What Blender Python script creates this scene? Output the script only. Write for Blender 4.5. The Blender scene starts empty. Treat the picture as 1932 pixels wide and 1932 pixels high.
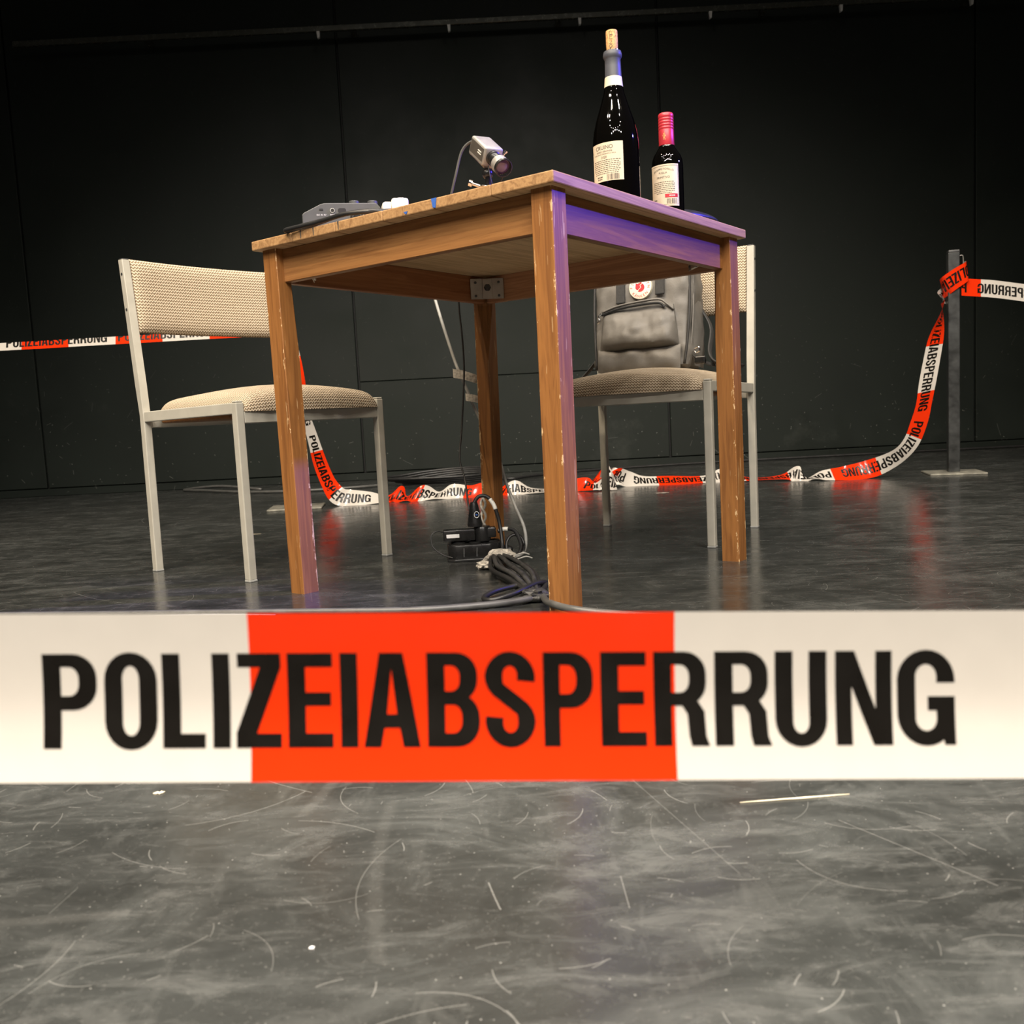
import bpy, bmesh, math, random
from mathutils import Vector, Matrix, noise
from mathutils.geometry import tessellate_polygon
PI = math.pi
random.seed(7)
sc = bpy.context.scene
COL = sc.collection

# ---------------------------------------------------------------- camera
CAM_H, PITCH, ROLL, FPX = 0.3536, 0.1028, -0.0508, 1764.6
cd = bpy.data.cameras.new('camera'); cam = bpy.data.objects.new('camera', cd); COL.objects.link(cam)
fw = Vector((0, math.cos(PITCH), -math.sin(PITCH))); up0 = Vector((0, math.sin(PITCH), math.cos(PITCH))); rt0 = Vector((1, 0, 0))
rt = rt0*math.cos(ROLL) + up0*math.sin(ROLL); up = -rt0*math.sin(ROLL) + up0*math.cos(ROLL)
m = Matrix((rt, up, -fw)).transposed().to_4x4(); m.translation = (0, 0, CAM_H); cam.matrix_world = m
cd.sensor_width = 36; cd.sensor_fit = 'HORIZONTAL'; cd.lens = 36*FPX/1932; cd.clip_start = 0.02
cd.dof.use_dof = True; cd.dof.focus_distance = 1.9; cd.dof.aperture_fstop = 12
sc.camera = cam

# ---------------------------------------------------------------- world, lights, exposure
w = bpy.data.worlds.new('hall'); sc.world = w; w.use_nodes = True
bg = w.node_tree.nodes['Background']; bg.inputs[0].default_value = (1.0, .93, .84, 1); bg.inputs[1].default_value = 0.022
vs = sc.view_settings; vs.view_transform = 'Standard'; vs.look = 'None'; vs.exposure = 0.0; vs.gamma = 1; vs.use_curve_mapping = False
sc.cycles.max_bounces = 5; sc.cycles.diffuse_bounces = 3; sc.cycles.glossy_bounces = 3; sc.cycles.transmission_bounces = 3
sc.cycles.use_adaptive_sampling = True; sc.cycles.adaptive_threshold = .035; sc.cycles.adaptive_min_samples = 16

def spot(loc, target, power, color, size=.07, ang=62, blend=.6):
    l = bpy.data.lights.new('stage_or_fill_lamp', 'SPOT'); l.energy = power; l.color = color
    l.shadow_soft_size = size; l.spot_size = math.radians(ang); l.spot_blend = blend
    o = bpy.data.objects.new('stage_or_fill_lamp', l); COL.objects.link(o); o.location = loc
    o.rotation_euler = (Vector(target)-Vector(loc)).to_track_quat('-Z', 'Y').to_euler()
    return o
WARM = (1.0, .82, .60); NEUT = (1.0, .92, .82)
# lamp bars over the stage front: warm white lamps, the stronger ones to the left
for (x, y, p, c) in [(-3.1, -.2, 330, WARM), (-2.4, -.8, 330, WARM), (-1.7, -.2, 260, WARM), (-1.0, -.9, 250, WARM), (-.3, -.3, 150, NEUT), (.5, -.9, 170, NEUT),
                     (1.3, -.3, 190, NEUT), (2.2, -.8, 260, NEUT), (-2.4, 1.3, 150, WARM), (3.0, -.2, 260, WARM)]:
    spot((x, y, 5.0), (x*.12, 1.8, .3), p, c, .07, 74)
# second bar further out over the seats
for (x, p) in [(-2.6, 360), (-1.5, 340), (-.5, 300), (.5, 280), (1.5, 320), (2.6, 400)]:
    spot((x, -3.3-.2*abs(x), 4.3), (x*.2, 1.2, .3), p, NEUT, .09, 60)
# a ring of small weaker lamps between the bars
for k in range(12):
    a = 2*PI*k/12
    spot((-.2+2.4*math.cos(a), -1.9+1.5*math.sin(a), 4.7), (0, 1.6, .4), 36, NEUT, .05, 70)
# narrow blue beam from the right side of the stage on to the right side of the table
spot((5.5, 2.0, 2.95), (.33, 1.76, .70), 2700, (.085, .06, 1.0), .10, 10.5, .7)
# two unseen lamps added above the stage front to brighten the floor at the tape
for x in (-.7, .8):
    spot((x, .55, 5.0), (x*.6, .42, 0), 1500, NEUT, .1, 30, .9)
# lamps hanging over the playing area
for (x, y, p) in [(-1.6, 3.0, 90), (-.5, 2.6, 70), (.7, 2.8, 90), (1.8, 3.1, 90), (0, 3.7, 110)]:
    spot((x, y, 5.2), (x*.7, 3.2, 0), p, NEUT, .1, 84)

# ---------------------------------------------------------------- helpers
def link(o, parent=None):
    COL.objects.link(o)
    if parent is not None: o.parent = parent
    return o
def tag(o, label, cat=None, group=None, kind=None):
    if label: o['label'] = label
    if cat: o['category'] = cat
    if group: o['group'] = group
    if kind: o['kind'] = kind
    return o
def empty(name, loc=(0, 0, 0), rz=0, label=None, cat=None, group=None):
    o = bpy.data.objects.new(name, None); COL.objects.link(o); o.location = loc; o.rotation_euler = (0, 0, rz); o.empty_display_size = .05
    return tag(o, label, cat, group)
def mobj(name, bm, mats, parent=None, loc=(0, 0, 0), rot=(0, 0, 0), smooth=False):
    me = bpy.data.meshes.new(name)
    bmesh.ops.recalc_face_normals(bm, faces=bm.faces[:])
    bm.to_mesh(me); bm.free()
    if not isinstance(mats, (list, tuple)): mats = [mats]
    for mt in mats: me.materials.append(mt)
    if smooth:
        me.polygons.foreach_set('use_smooth', [True]*len(me.polygons))
        if smooth == 'auto':
            try: me.set_sharp_from_angle(angle=math.radians(38))
            except Exception: pass
    o = bpy.data.objects.new(name, me); o.location = loc; o.rotation_euler = rot
    return link(o, parent)
def box_bm(x0, x1, y0, y1, z0, z1, bev=0, seg=2, bm=None):
    b = bmesh.new()
    bmesh.ops.create_cube(b, size=1)
    for v in b.verts:
        v.co = Vector(((x0+x1)/2+v.co.x*(x1-x0), (y0+y1)/2+v.co.y*(y1-y0), (z0+z1)/2+v.co.z*(z1-z0)))
    if bev: bmesh.ops.bevel(b, geom=b.edges[:], offset=bev, segments=seg, profile=.5, affect='EDGES')
    if bm is not None:
        merge(bm, b); return bm
    return b
def merge(bm, b, mat=None):
    vm = {v: bm.verts.new(mat @ v.co if mat else v.co) for v in b.verts}
    for f in b.faces:
        try:
            nf = bm.faces.new([vm[v] for v in f.verts]); nf.material_index = f.material_index; nf.smooth = f.smooth
        except ValueError: pass
    b.free()
def prism_bm(poly, axis, a0, a1, bm=None, bev=0):
    """extrude a 2D polygon. axis: 'x' -> poly is (y,z); 'y' -> (x,z); 'z' -> (x,y)"""
    b = bmesh.new() if bm is None or bev else bm
    def P(p, a): return {'x': (a, p[0], p[1]), 'y': (p[0], a, p[1]), 'z': (p[0], p[1], a)}[axis]
    A = [b.verts.new(P(p, a0)) for p in poly]; B = [b.verts.new(P(p, a1)) for p in poly]
    n = len(poly); b.faces.new(A); b.faces.new(B[::-1])
    for i in range(n): b.faces.new((A[i], B[i], B[(i+1) % n], A[(i+1) % n]))
    if bev:
        bmesh.ops.recalc_face_normals(b, faces=b.faces[:])
        bmesh.ops.bevel(b, geom=b.edges[:], offset=bev, segments=2, profile=.5, affect='EDGES')
        if bm is not None: merge(bm, b); return bm
    return b
def lathe_bm(prof, seg=40, bm=None, mat=None, cap=True):
    b = bmesh.new(); rings = []
    for (r, z) in prof:
        if r < 1e-6: rings.append([b.verts.new((0, 0, z))])
        else: rings.append([b.verts.new((r*math.cos(2*PI*i/seg), r*math.sin(2*PI*i/seg), z)) for i in range(seg)])
    for A, B in zip(rings, rings[1:]):
        for i in range(seg):
            j = (i+1) % seg
            if len(A) == 1 and len(B) == 1: continue
            if len(A) == 1: b.faces.new((A[0], B[i], B[j]))
            elif len(B) == 1: b.faces.new((A[i], A[j], B[0]))
            else: b.faces.new((A[i], A[j], B[j], B[i]))
    if cap:
        for R in (rings[0], rings[-1]):
            if len(R) > 1: b.faces.new(R)
    if bm is not None: merge(bm, b, mat); return bm
    if mat is not None: bmesh.ops.transform(b, matrix=mat, verts=b.verts[:])
    return b
def catmull(pts, n=8, closed=False):
    P = [Vector(p) for p in pts]; out = []
    N = len(P)
    for i in range(N if closed else N-1):
        if closed: p0, p1, p2, p3 = P[i-1], P[i], P[(i+1) % N], P[(i+2) % N]
        else:
            p1, p2 = P[i], P[i+1]; p0 = P[i-1] if i else p1*2-p2; p3 = P[i+2] if i+2 < N else p2*2-p1
        for k in range(n):
            t = k/n
            out.append(.5*((2*p1)+(p2-p0)*t+(2*p0-5*p1+4*p2-p3)*t*t+(3*p1-p0-3*p2+p3)*t*t*t))
    if not closed: out.append(P[-1])
    return out
def tube_bm(pts, r, seg=8, n=6, closed=False, bm=None, flat=None, raw=False):
    """sweep a circle of radius r (or a list of radii) along a smooth path"""
    path = [Vector(p) for p in pts] if raw else catmull(pts, n, closed)
    b = bm if bm is not None else bmesh.new()
    rings = []; prev = None
    for i, p in enumerate(path):
        a = path[i-1] if (i or closed) else p; c = path[(i+1) % len(path)] if (i+1 < len(path) or closed) else p
        t = (c-a).normalized() if (c-a).length > 1e-9 else Vector((0, 0, 1))
        if prev is None:
            u = t.cross(Vector((0, 0, 1)));
            if u.length < .05: u = t.cross(Vector((1, 0, 0)))
            u.normalize()
        else:
            u = prev - t*prev.dot(t); u.normalize()
        prev = u; v = t.cross(u)
        rr = r if not isinstance(r, (list, tuple)) else r[0]+(r[1]-r[0])*i/(len(path)-1)
        fu, fv = flat if flat else (1, 1)
        rings.append([b.verts.new(p+u*rr*fu*math.cos(2*PI*k/seg)+v*rr*fv*math.sin(2*PI*k/seg)) for k in range(seg)])
    M = len(rings)
    for i in range(M if closed else M-1):
        A, B = rings[i], rings[(i+1) % M]
        for k in range(seg): b.faces.new((A[k], A[(k+1) % seg], B[(k+1) % seg], B[k]))
    if not closed:
        b.faces.new(rings[0][::-1]); b.faces.new(rings[-1])
    return b
def bar_bm(p0, p1, w, d, side, bm=None, bev=0):
    """square bar from p0 to p1; 'side' gives the direction of width w"""
    p0, p1 = Vector(p0), Vector(p1); t = (p1-p0).normalized(); s = Vector(side); s = (s-t*s.dot(t)).normalized(); n = t.cross(s)
    b = bmesh.new()
    A = [b.verts.new(p0+s*w/2*i+n*d/2*j) for i, j in ((-1, -1), (1, -1), (1, 1), (-1, 1))]
    B = [b.verts.new(p1+s*w/2*i+n*d/2*j) for i, j in ((-1, -1), (1, -1), (1, 1), (-1, 1))]
    b.faces.new(A[::-1]); b.faces.new(B)
    for i in range(4): b.faces.new((A[i], A[(i+1) % 4], B[(i+1) % 4], B[i]))
    if bev: bmesh.ops.bevel(b, geom=b.edges[:], offset=bev, segments=2, profile=.5, affect='EDGES')
    if bm is not None: merge(bm, b); return bm
    return b
def text_geo(body, size=1.0, align='CENTER'):
    cu = bpy.data.curves.new('txt', 'FONT'); cu.body = body; cu.size = size; cu.align_x = align; cu.resolution_u = 3
    o = bpy.data.objects.new('txt', cu); COL.objects.link(o)
    dg = bpy.context.evaluated_depsgraph_get()
    me = bpy.data.meshes.new_from_object(o.evaluated_get(dg))
    V = [v.co.copy() for v in me.vertices]; F = [tuple(p.vertices) for p in me.polygons]
    bpy.data.objects.remove(o); bpy.data.curves.remove(cu); bpy.data.meshes.remove(me)
    return V, F
def put_geo(bm, geo, fn):
    V, F = geo; vs_ = [bm.verts.new(fn(v)) for v in V]
    for f in F:
        try: bm.faces.new([vs_[i] for i in f])
        except ValueError: pass

# ---------------------------------------------------------------- node materials
class NT:
    def __init__(s, name):
        s.m = bpy.data.materials.new(name); s.m.use_nodes = True; s.t = s.m.node_tree; s.n = s.t.nodes; s.b = s.n['Principled BSDF']
    def add(s, typ, **kw):
        n = s.n.new(typ)
        for k, v in kw.items():
            if k in n.inputs.keys() if isinstance(k, str) else False: n.inputs[k].default_value = v
            else: setattr(n, k, v)
        return n
    def link(s, a, b): s.t.links.new(a, b)
    def math(s, op, a, b=None, c=None, clamp=False):
        n = s.n.new('ShaderNodeMath'); n.operation = op; n.use_clamp = clamp
        for i, v in enumerate((a, b, c)):
            if v is None: continue
            if isinstance(v, (int, float)): n.inputs[i].default_value = v
            else: s.link(v, n.inputs[i])
        return n.outputs[0]
    def noise(s, vec, scale, detail=3, rough=.5, dist=0):
        n = s.n.new('ShaderNodeTexNoise'); n.inputs['Scale'].default_value = scale; n.inputs['Detail'].default_value = detail
        n.inputs['Roughness'].default_value = rough; n.inputs['Distortion'].default_value = dist
        if vec is not None: s.link(vec, n.inputs['Vector'])
        return n.outputs[0]
    def mapping(s, vec, scale=(1, 1, 1), rot=(0, 0, 0), loc=(0, 0, 0)):
        n = s.n.new('ShaderNodeMapping'); s.link(vec, n.inputs[0]); n.inputs['Scale'].default_value = scale
        n.inputs['Rotation'].default_value = rot; n.inputs['Location'].default_value = loc; return n.outputs[0]
    def coord(s, kind='Object'):
        n = s.n.new('ShaderNodeTexCoord'); return n.outputs[kind]
    def ramp(s, fac, stops):
        n = s.n.new('ShaderNodeValToRGB'); e = n.color_ramp.elements
        while len(e) < len(stops): e.new(.5)
        for i, (p, c) in enumerate(stops):
            e[i].position = p; e[i].color = (c, c, c, 1) if isinstance(c, (int, float)) else (*c, 1)
        s.link(fac, n.inputs[0]); return n.outputs[0]
    def mix(s, fac, a, b, blend='MIX'):
        n = s.n.new('ShaderNodeMix'); n.data_type = 'RGBA'; n.blend_type = blend; n.clamp_factor = True
        for i, v in ((0, fac), (6, a), (7, b)):
            if isinstance(v, (int, float)): n.inputs[i].default_value = v
            elif isinstance(v, tuple): n.inputs[i].default_value = (*v, 1)
            else: s.link(v, n.inputs[i])
        return n.outputs[2]
    def sep(s, vec):
        n = s.n.new('ShaderNodeSeparateXYZ'); s.link(vec, n.inputs[0]); return n.outputs
    def bump(s, h, strength=.2, dist=.002):
        n = s.n.new('ShaderNodeBump'); n.inputs['Strength'].default_value = strength; n.inputs['Distance'].default_value = dist
        s.link(h, n.inputs['Height']); s.link(n.outputs[0], s.b.inputs['Normal'])
    def set(s, **kw):
        for k, v in kw.items():
            k = {'color': 'Base Color', 'rough': 'Roughness', 'metal': 'Metallic', 'spec': 'Specular IOR Level', 'coat': 'Coat Weight', 'trans': 'Transmission Weight'}[k]
            if isinstance(v, (int, float)): s.b.inputs[k].default_value = v
            elif isinstance(v, tuple): s.b.inputs[k].default_value = (*v, 1)
            else: s.link(v, s.b.inputs[k])
        return s
def plain(name, col, rough=.5, metal=0, spec=.5, var=.12, scale=40, coat=0):
    t = NT(name); c = t.coord(); n = t.noise(c, scale, 3)
    lo = tuple(x*(1-var) for x in col); hi = tuple(min(1, x*(1+var)) for x in col)
    t.set(color=t.ramp(n, [(.3, lo), (.7, hi)]), rough=t.ramp(n, [(.3, max(0, rough-.05)), (.7, min(1, rough+.05))]), metal=metal, spec=spec, coat=coat)
    return t.m

def wood(name, axis, dark, light, wear=False, rough=.42, knots=True, half=None, endgrain=False, scale=1.0):
    t = NT(name); c = t.coord()
    oi = t.n.new('ShaderNodeObjectInfo'); off = t.n.new('ShaderNodeVectorMath'); off.operation = 'ADD'
    rv = t.n.new('ShaderNodeCombineXYZ')
    for i in range(3): t.link(t.math('MULTIPLY', oi.outputs['Random'], 3.1+i*1.7), rv.inputs[i])
    t.link(c, off.inputs[0]); t.link(rv.outputs[0], off.inputs[1]); cc = off.outputs[0]
    s = {'x': (1.2, 22, 22), 'y': (22, 1.2, 22), 'z': (22, 22, 1.2)}[axis]
    warp = t.noise(t.mapping(cc, tuple(2.2 if v < 2 else 9 for v in s)), 1.0, 2)
    g = t.noise(t.mapping(cc, tuple(v*scale for v in s)), 1.6, 4, .6, 1.4)
    fine = t.noise(t.mapping(cc, tuple(v*9 if v > 2 else v*3 for v in s)), 1.0, 3, .7)
    ring = t.math('SINE', t.math('MULTIPLY', t.math('ADD', g, t.math('MULTIPLY', warp, .6)), 24))
    f = t.math('ADD', t.math('MULTIPLY', ring, .09), t.math('ADD', t.math('MULTIPLY', g, .42), t.math('MULTIPLY', fine, .52)))
    col = t.ramp(f, [(.26, dark), (.66, light)])
    if knots:
        v = t.n.new('ShaderNodeTexVoronoi'); v.feature = 'F1'; v.inputs['Scale'].default_value = 1
        t.link(t.mapping(cc, tuple(3.0 if q < 2 else 9 for q in s)), v.inputs['Vector'])
        k = t.ramp(v.outputs['Distance'], [(.05, 1), (.14, 0)])
        kn = t.math('MULTIPLY', k, t.ramp(t.noise(cc, 3, 1), [(.45, 0), (.55, 1)]))
        col = t.mix(t.math('MULTIPLY', kn, .75), col, tuple(x*.35 for x in dark))
    if wear:
        x, y, z = t.sep(c)
        ax = t.math('DIVIDE', t.math('ABSOLUTE', x), half); ay = t.math('DIVIDE', t.math('ABSOLUTE', y), half)
        e = t.math('MINIMUM', ax, ay)
        n1 = t.noise(t.mapping(cc, (55, 55, 20)), 2.0, 4, .75)
        msk = t.math('GREATER_THAN', t.math('ADD', t.math('MULTIPLY', e, .6), n1), 1.145)
        scr = t.math('MULTIPLY', t.math('GREATER_THAN', t.noise(t.mapping(cc, (110, 110, 9)), 1.0, 3, .6), .665), .45)
        msk = t.math('MAXIMUM', msk, scr)
        col = t.mix(msk, col, (.62, .42, .22))
    t.set(color=col, rough=t.ramp(f, [(.2, rough+.08), (.8, rough-.06)]), spec=.45)
    t.bump(f, .12, .001)
    return t.m

DK, LT = (.180, .070, .019), (.315, .135, .039)
M = {}
M['leg'] = wood('stained_leg', 'z', DK, LT, wear=True, half=.0207)
M['apron_x'] = wood('stained_apron_x', 'x', DK, LT)
M['apron_y'] = wood('stained_apron_y', 'y', (.21, .088, .027), (.35, .165, .056))
M['apron_bounce'] = wood('bounce_lit_apron', 'y', (.30, .13, .06), (.50, .26, .13))  # rear aprons: stained wood lightened, floor bounce light put into the colour
M['apron_bounce_x'] = wood('bounce_lit_apron_x', 'x', (.24, .085, .03), (.40, .17, .065))  # same bounce brightening in the colour, grain along the other axis
M['plank'] = wood('table_plank', 'x', (.24, .125, .050), (.46, .27, .12), rough=.5)
M['pine'] = wood('raw_pine', 'x', (.50, .31, .14), (.76, .53, .28), rough=.6)
M['steel'] = plain('zinc_steel', (.50, .49, .45), .42, .9)
M['steel_dark'] = plain('dark_steel', (.10, .10, .10), .4, .8)
M['chrome'] = plain('chrome', (.75, .74, .72), .18, 1.0)
M['chair_paint'] = plain('grey_beige_enamel', (.43, .41, .35), .42, 0, .5, .06, 30)
M['screw'] = plain('black_screw', (.03, .03, .03), .5)
M['black_rubber'] = plain('black_rubber', (.018, .018, .018), .42, 0, .5, .2)
M['black_plastic'] = plain('black_plastic', (.012, .012, .012), .28, 0, .5, .2)
M['grey_plastic'] = plain('grey_plastic', (.062, .064, .064), .45, 0, .5, .08)
M['white_plastic'] = plain('white_plastic', (.80, .77, .70), .35, 0, .5, .04)
M['grey_cable'] = plain('grey_cable', (.085, .085, .08), .42, 0, .5, .2)
M['light_cable'] = plain('pale_grey_cable', (.36, .36, .34), .45, 0, .5, .15)
M['gaffer'] = plain('grey_gaffer', (.42, .39, .34), .55, 0, .4, .45, 120)
M['black_tape'] = plain('black_gaffer', (.035, .035, .034), .5, 0, .5, .5, 90)
M['print_black'] = plain('black_print', (.006, .005, .004), .3, 0, .35, .1)
M['print_grey'] = plain('grey_print', (.09, .08, .065), .6)
M['print_dark'] = plain('dark_print', (.07, .06, .05), .6)
M['white_print'] = plain('white_print', (.75, .75, .75), .5)
M['red_print'] = plain('red_print', (.50, .03, .04), .5)
M['label'] = plain('cream_label', (.62, .54, .41), .6, 0, .3, .04)
M['cream'] = plain('cream_collar', (.70, .65, .48), .5, 0, .3, .04)
M['foil'] = plain('black_foil', (.075, .08, .095), .5, 0, .5, .1)
M['redcap'] = plain('red_cap', (.52, .035, .05), .36, .25, .5, .06)
M['gold'] = plain('gold_print', (.65, .42, .14), .4, .5)
M['post'] = plain('post_black', (.032, .034, .034), .35, .3, .5, .45, 25)
M['plate'] = plain('worn_base_plate', (.25, .24, .20), .5, .4, .5, .4, 30)
M['blue_paint'] = plain('blue_paint', (.04, .13, .48), .6)
M['purple_glass'] = plain('coated_lens', (.10, .06, .16), .05, 0, .9, .2)
M['silver'] = plain('silver_shell', (.38, .365, .33), .34, .35)
M['darkpanel'] = plain('dark_panel', (.10, .09, .075), .4, .2)
M['rail'] = plain('rail_black', (.06, .062, .05), .25, .4, .6)
M['clip'] = plain('white_clip', (.62, .62, .60), .5)
M['cavity'] = plain('dark_cavity', (.008, .008, .008), .7)
M['sliver'] = plain('pale_sliver', (.62, .55, .40), .6)

def glass_mat():
    t = NT('black_bottle_glass'); t.set(color=(.0015, .0013, .0010), rough=.03, spec=.45); t.b.inputs['Coat Roughness'].default_value = .02
    return t.m
M['glass'] = glass_mat()
def cork_mat():
    t = NT('cork'); c = t.coord(); n = t.noise(c, 260, 4, .7)
    t.set(color=t.ramp(n, [(.32, (.30, .13, .04)), (.5, (.68, .38, .15)), (.8, (.80, .50, .23))]), rough=.8); t.bump(n, .3, .001); return t.m
M['cork'] = cork_mat()
def fabric_mat(name, planar):
    t = NT(name); c = t.coord(); x, y, z = t.sep(c)
    K = 2*PI/.0155
    if planar == 'xz': a, b2 = x, z
    else:
        a = x; b2 = t.math('ADD', y, z)
    s1 = t.math('SINE', t.math('MULTIPLY', t.math('ADD', a, b2), K)); s2 = t.math('SINE', t.math('MULTIPLY', t.math('SUBTRACT', a, b2), K))
    wv = t.math('MULTIPLY', s1, s2)
    th = t.math('SINE', t.math('MULTIPLY', t.math('SUBTRACT', a, b2), K*2.0)); th2 = t.math('SINE', t.math('MULTIPLY', t.math('ADD', a, b2), K*2.0))
    sel = t.math('GREATER_THAN', wv, 0.0)
    zig = t.math('ADD', t.math('MULTIPLY', sel, th), t.math('MULTIPLY', t.math('SUBTRACT', 1, sel), th2))
    n = t.noise(c, 500, 2); h = t.math('ADD', zig, t.math('MULTIPLY', t.math('SUBTRACT', n, .5), 1.2))
    col = t.ramp(t.math('ADD', t.math('MULTIPLY', h, .35), .5), [(.12, (.10, .065, .035)), (.42, (.42, .325, .22)), (.75, (.64, .54, .41))])
    t.set(color=col, rough=.92, spec=.15); t.bump(h, .55, .0012); return t.m
M['fab_back'] = fabric_mat('woven_fabric_back', 'xz')
M['fab_seat'] = fabric_mat('woven_fabric_seat', 'xyz')
def canvas_mat():
    t = NT('grey_waxed_canvas'); c = t.coord(); n = t.noise(c, 14, 4, .6); f = t.noise(c, 420, 2)
    t.set(color=t.ramp(n, [(.3, (.115, .107, .095)), (.7, (.165, .154, .138))]), rough=.52, spec=.5)
    t.bump(t.math('ADD', n, t.math('MULTIPLY', f, .15)), .25, .006); return t.m
M['canvas'] = canvas_mat()
M['webbing'] = plain('black_webbing', (.032, .031, .030), .6, 0, .4, .2, 200)
M['badge'] = plain('badge_white', (.86, .80, .64), .5, 0, .4, .03)

def tape_mat(name, col, tr):
    t = NT(name); c = t.coord(); n = t.noise(c, 60, 2)
    t.set(color=t.ramp(n, [(.3, tuple(x*.97 for x in col)), (.7, col)]), rough=.10, spec=.5)
    tl = t.n.new('ShaderNodeBsdfTranslucent'); tl.inputs[0].default_value = (*col, 1)
    mx = t.n.new('ShaderNodeMixShader'); mx.inputs[0].default_value = tr
    t.link(t.b.outputs[0], mx.inputs[1]); t.link(tl.outputs[0], mx.inputs[2]); t.link(mx.outputs[0], t.n['Material Output'].inputs[0])
    return t.m
M['tape_white'] = tape_mat('tape_white_film', (.63, .59, .535), .2)
M['tape_red'] = tape_mat('tape_red_film', (.80, .034, .004), .2)

def scratches(t, vec, scale, width, length, seed, strength=1.0, minr=0.0, curve=0.0):
    """one random straight stroke in every voronoi cell"""
    mp = t.mapping(vec, (scale, scale, scale), (0, 0, seed*1.3), (seed*3.17, seed*7.7, 0))
    v = t.n.new('ShaderNodeTexVoronoi'); v.voronoi_dimensions = '2D'; v.feature = 'F1'; v.inputs['Scale'].default_value = 1; t.link(mp, v.inputs['Vector'])
    d = t.n.new('ShaderNodeVectorMath'); d.operation = 'SUBTRACT'; t.link(mp, d.inputs[0]); t.link(v.outputs['Position'], d.inputs[1])
    x, y, _ = t.sep(d.outputs[0])
    sc_ = t.n.new('ShaderNodeSeparateColor'); t.link(v.outputs['Color'], sc_.inputs[0]); r, g, b = sc_.outputs
    ang = t.math('MULTIPLY', r, PI*2)
    ca, sa = t.math('COSINE', ang), t.math('SINE', ang)
    xr = t.math('ADD', t.math('MULTIPLY', x, ca), t.math('MULTIPLY', y, sa)); yr = t.math('SUBTRACT', t.math('MULTIPLY', y, ca), t.math('MULTIPLY', x, sa))
    if curve: yr = t.math('ADD', yr, t.math('MULTIPLY', t.math('MULTIPLY', xr, xr), curve))
    ln = t.math('LESS_THAN', t.math('ABSOLUTE', xr), t.math('MULTIPLY', g, length))
    wd = t.ramp(t.math('DIVIDE', t.math('ABSOLUTE', yr), width), [(.35, 1), (1.0, 0)])
    br = t.math('MULTIPLY', t.math('GREATER_THAN', b, minr), t.math('MULTIPLY', b, strength))
    return t.math('MULTIPLY', t.math('MULTIPLY', ln, wd), br)
def floor_mat():
    t = NT('black_dance_floor'); c = t.coord()
    big = t.noise(c, 1.1, 4, .6); mid = t.noise(t.mapping(c, (1.0, 1.6, 1), (0, 0, .3)), 5.2, 7, .72, .9)
    st = t.noise(t.mapping(c, (5, 15, 1), (0, 0, .25)), 2.2, 6, .74, .9); st2 = t.noise(t.mapping(c, (15, 5, 1), (0, 0, .6)), 2.0, 4, .7, .5)
    grit = t.noise(c, 210, 3, .7)
    base = t.ramp(mid, [(.28, (.014, .0150, .0142)), (.50, (.031, .0330, .0315)), (.72, (.072, .0755, .0725))])
    base = t.mix(t.ramp(st, [(.50, 0), (.72, .55)]), base, (.105, .107, .102))
    base = t.mix(t.ramp(st2, [(.55, 0), (.76, .4)]), base, (.10, .102, .097))
    base = t.mix(t.ramp(big, [(.35, .5), (.6, 0)]), base, (.018, .0175, .016))
    base = t.mix(t.ramp(grit, [(.60, 0), (.78, .5)]), base, (.13, .127, .118))
    L = [scratches(t, c, 2.6, .0018, .60, 1, .42, .25, .25), scratches(t, c, 4.2, .0026, .55, 2, .36, .2), scratches(t, c, 7.5, .0036, .50, 3, .32, .2, .5),
         scratches(t, c, 11, .005, .48, 4, .26, .40, .8), scratches(t, c, 21, .012, .40, 5, .26, .55, -.6), scratches(t, c, 75, .05, .05, 6, .5, .86), scratches(t, c, 2.3, .018, .5, 8, .05, .3, .2)]
    mm = L[0]
    for q in L[1:]: mm = t.math('MAXIMUM', mm, q)
    col = t.mix(t.math('MULTIPLY', mm, .8), base, (.46, .45, .42))
    rg = t.math('ADD', t.ramp(mid, [(.3, .13), (.75, .28)]), t.math('ADD', t.math('MULTIPLY', t.ramp(st, [(.45, 0), (.75, 1)]), .14), t.math('MULTIPLY', mm, .25)))
    t.set(color=col, rough=rg, spec=.5)
    t.bump(t.math('ADD', t.math('MULTIPLY', st, .6), t.math('MULTIPLY', mid, .6)), .05, .002)
    return t.m
M['floor'] = floor_mat()
def wall_mat():
    t = NT('black_green_panel'); c = t.coord(); n = t.noise(c, 2.2, 4, .6); f = t.noise(c, 60, 3)
    xz = t.mapping(c, (1, 1, 1), (PI/2, 0, 0))
    z = t.sep(c)[2]
    low = t.ramp(z, [(.0, 1.0), (.9, .12)])
    s = t.math('MAXIMUM', scratches(t, xz, 5, .006, .25, 11, .7, .70), scratches(t, xz, 11, .02, .18, 12, .8, .80))
    s = t.math('MAXIMUM', s, scratches(t, xz, 22, .06, .10, 13, 1, .80))
    sm = t.math('MULTIPLY', t.ramp(t.noise(xz, 3.2, 5, .7), [(.60, 0), (.72, 1)]), .35)
    col = t.ramp(n, [(.3, (.0048, .0078, .0055)), (.7, (.0072, .0112, .0082))])
    col = t.mix(t.math('MULTIPLY', t.math('MULTIPLY', t.math('MAXIMUM', s, t.math('MULTIPLY', sm, .25)), low), .45), col, (.30, .31, .28))
    t.set(color=col, rough=t.ramp(n, [(.3, .55), (.7, .7)]), spec=.3); t.bump(f, .05, .001); return t.m
M['wall'] = wall_mat()

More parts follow.
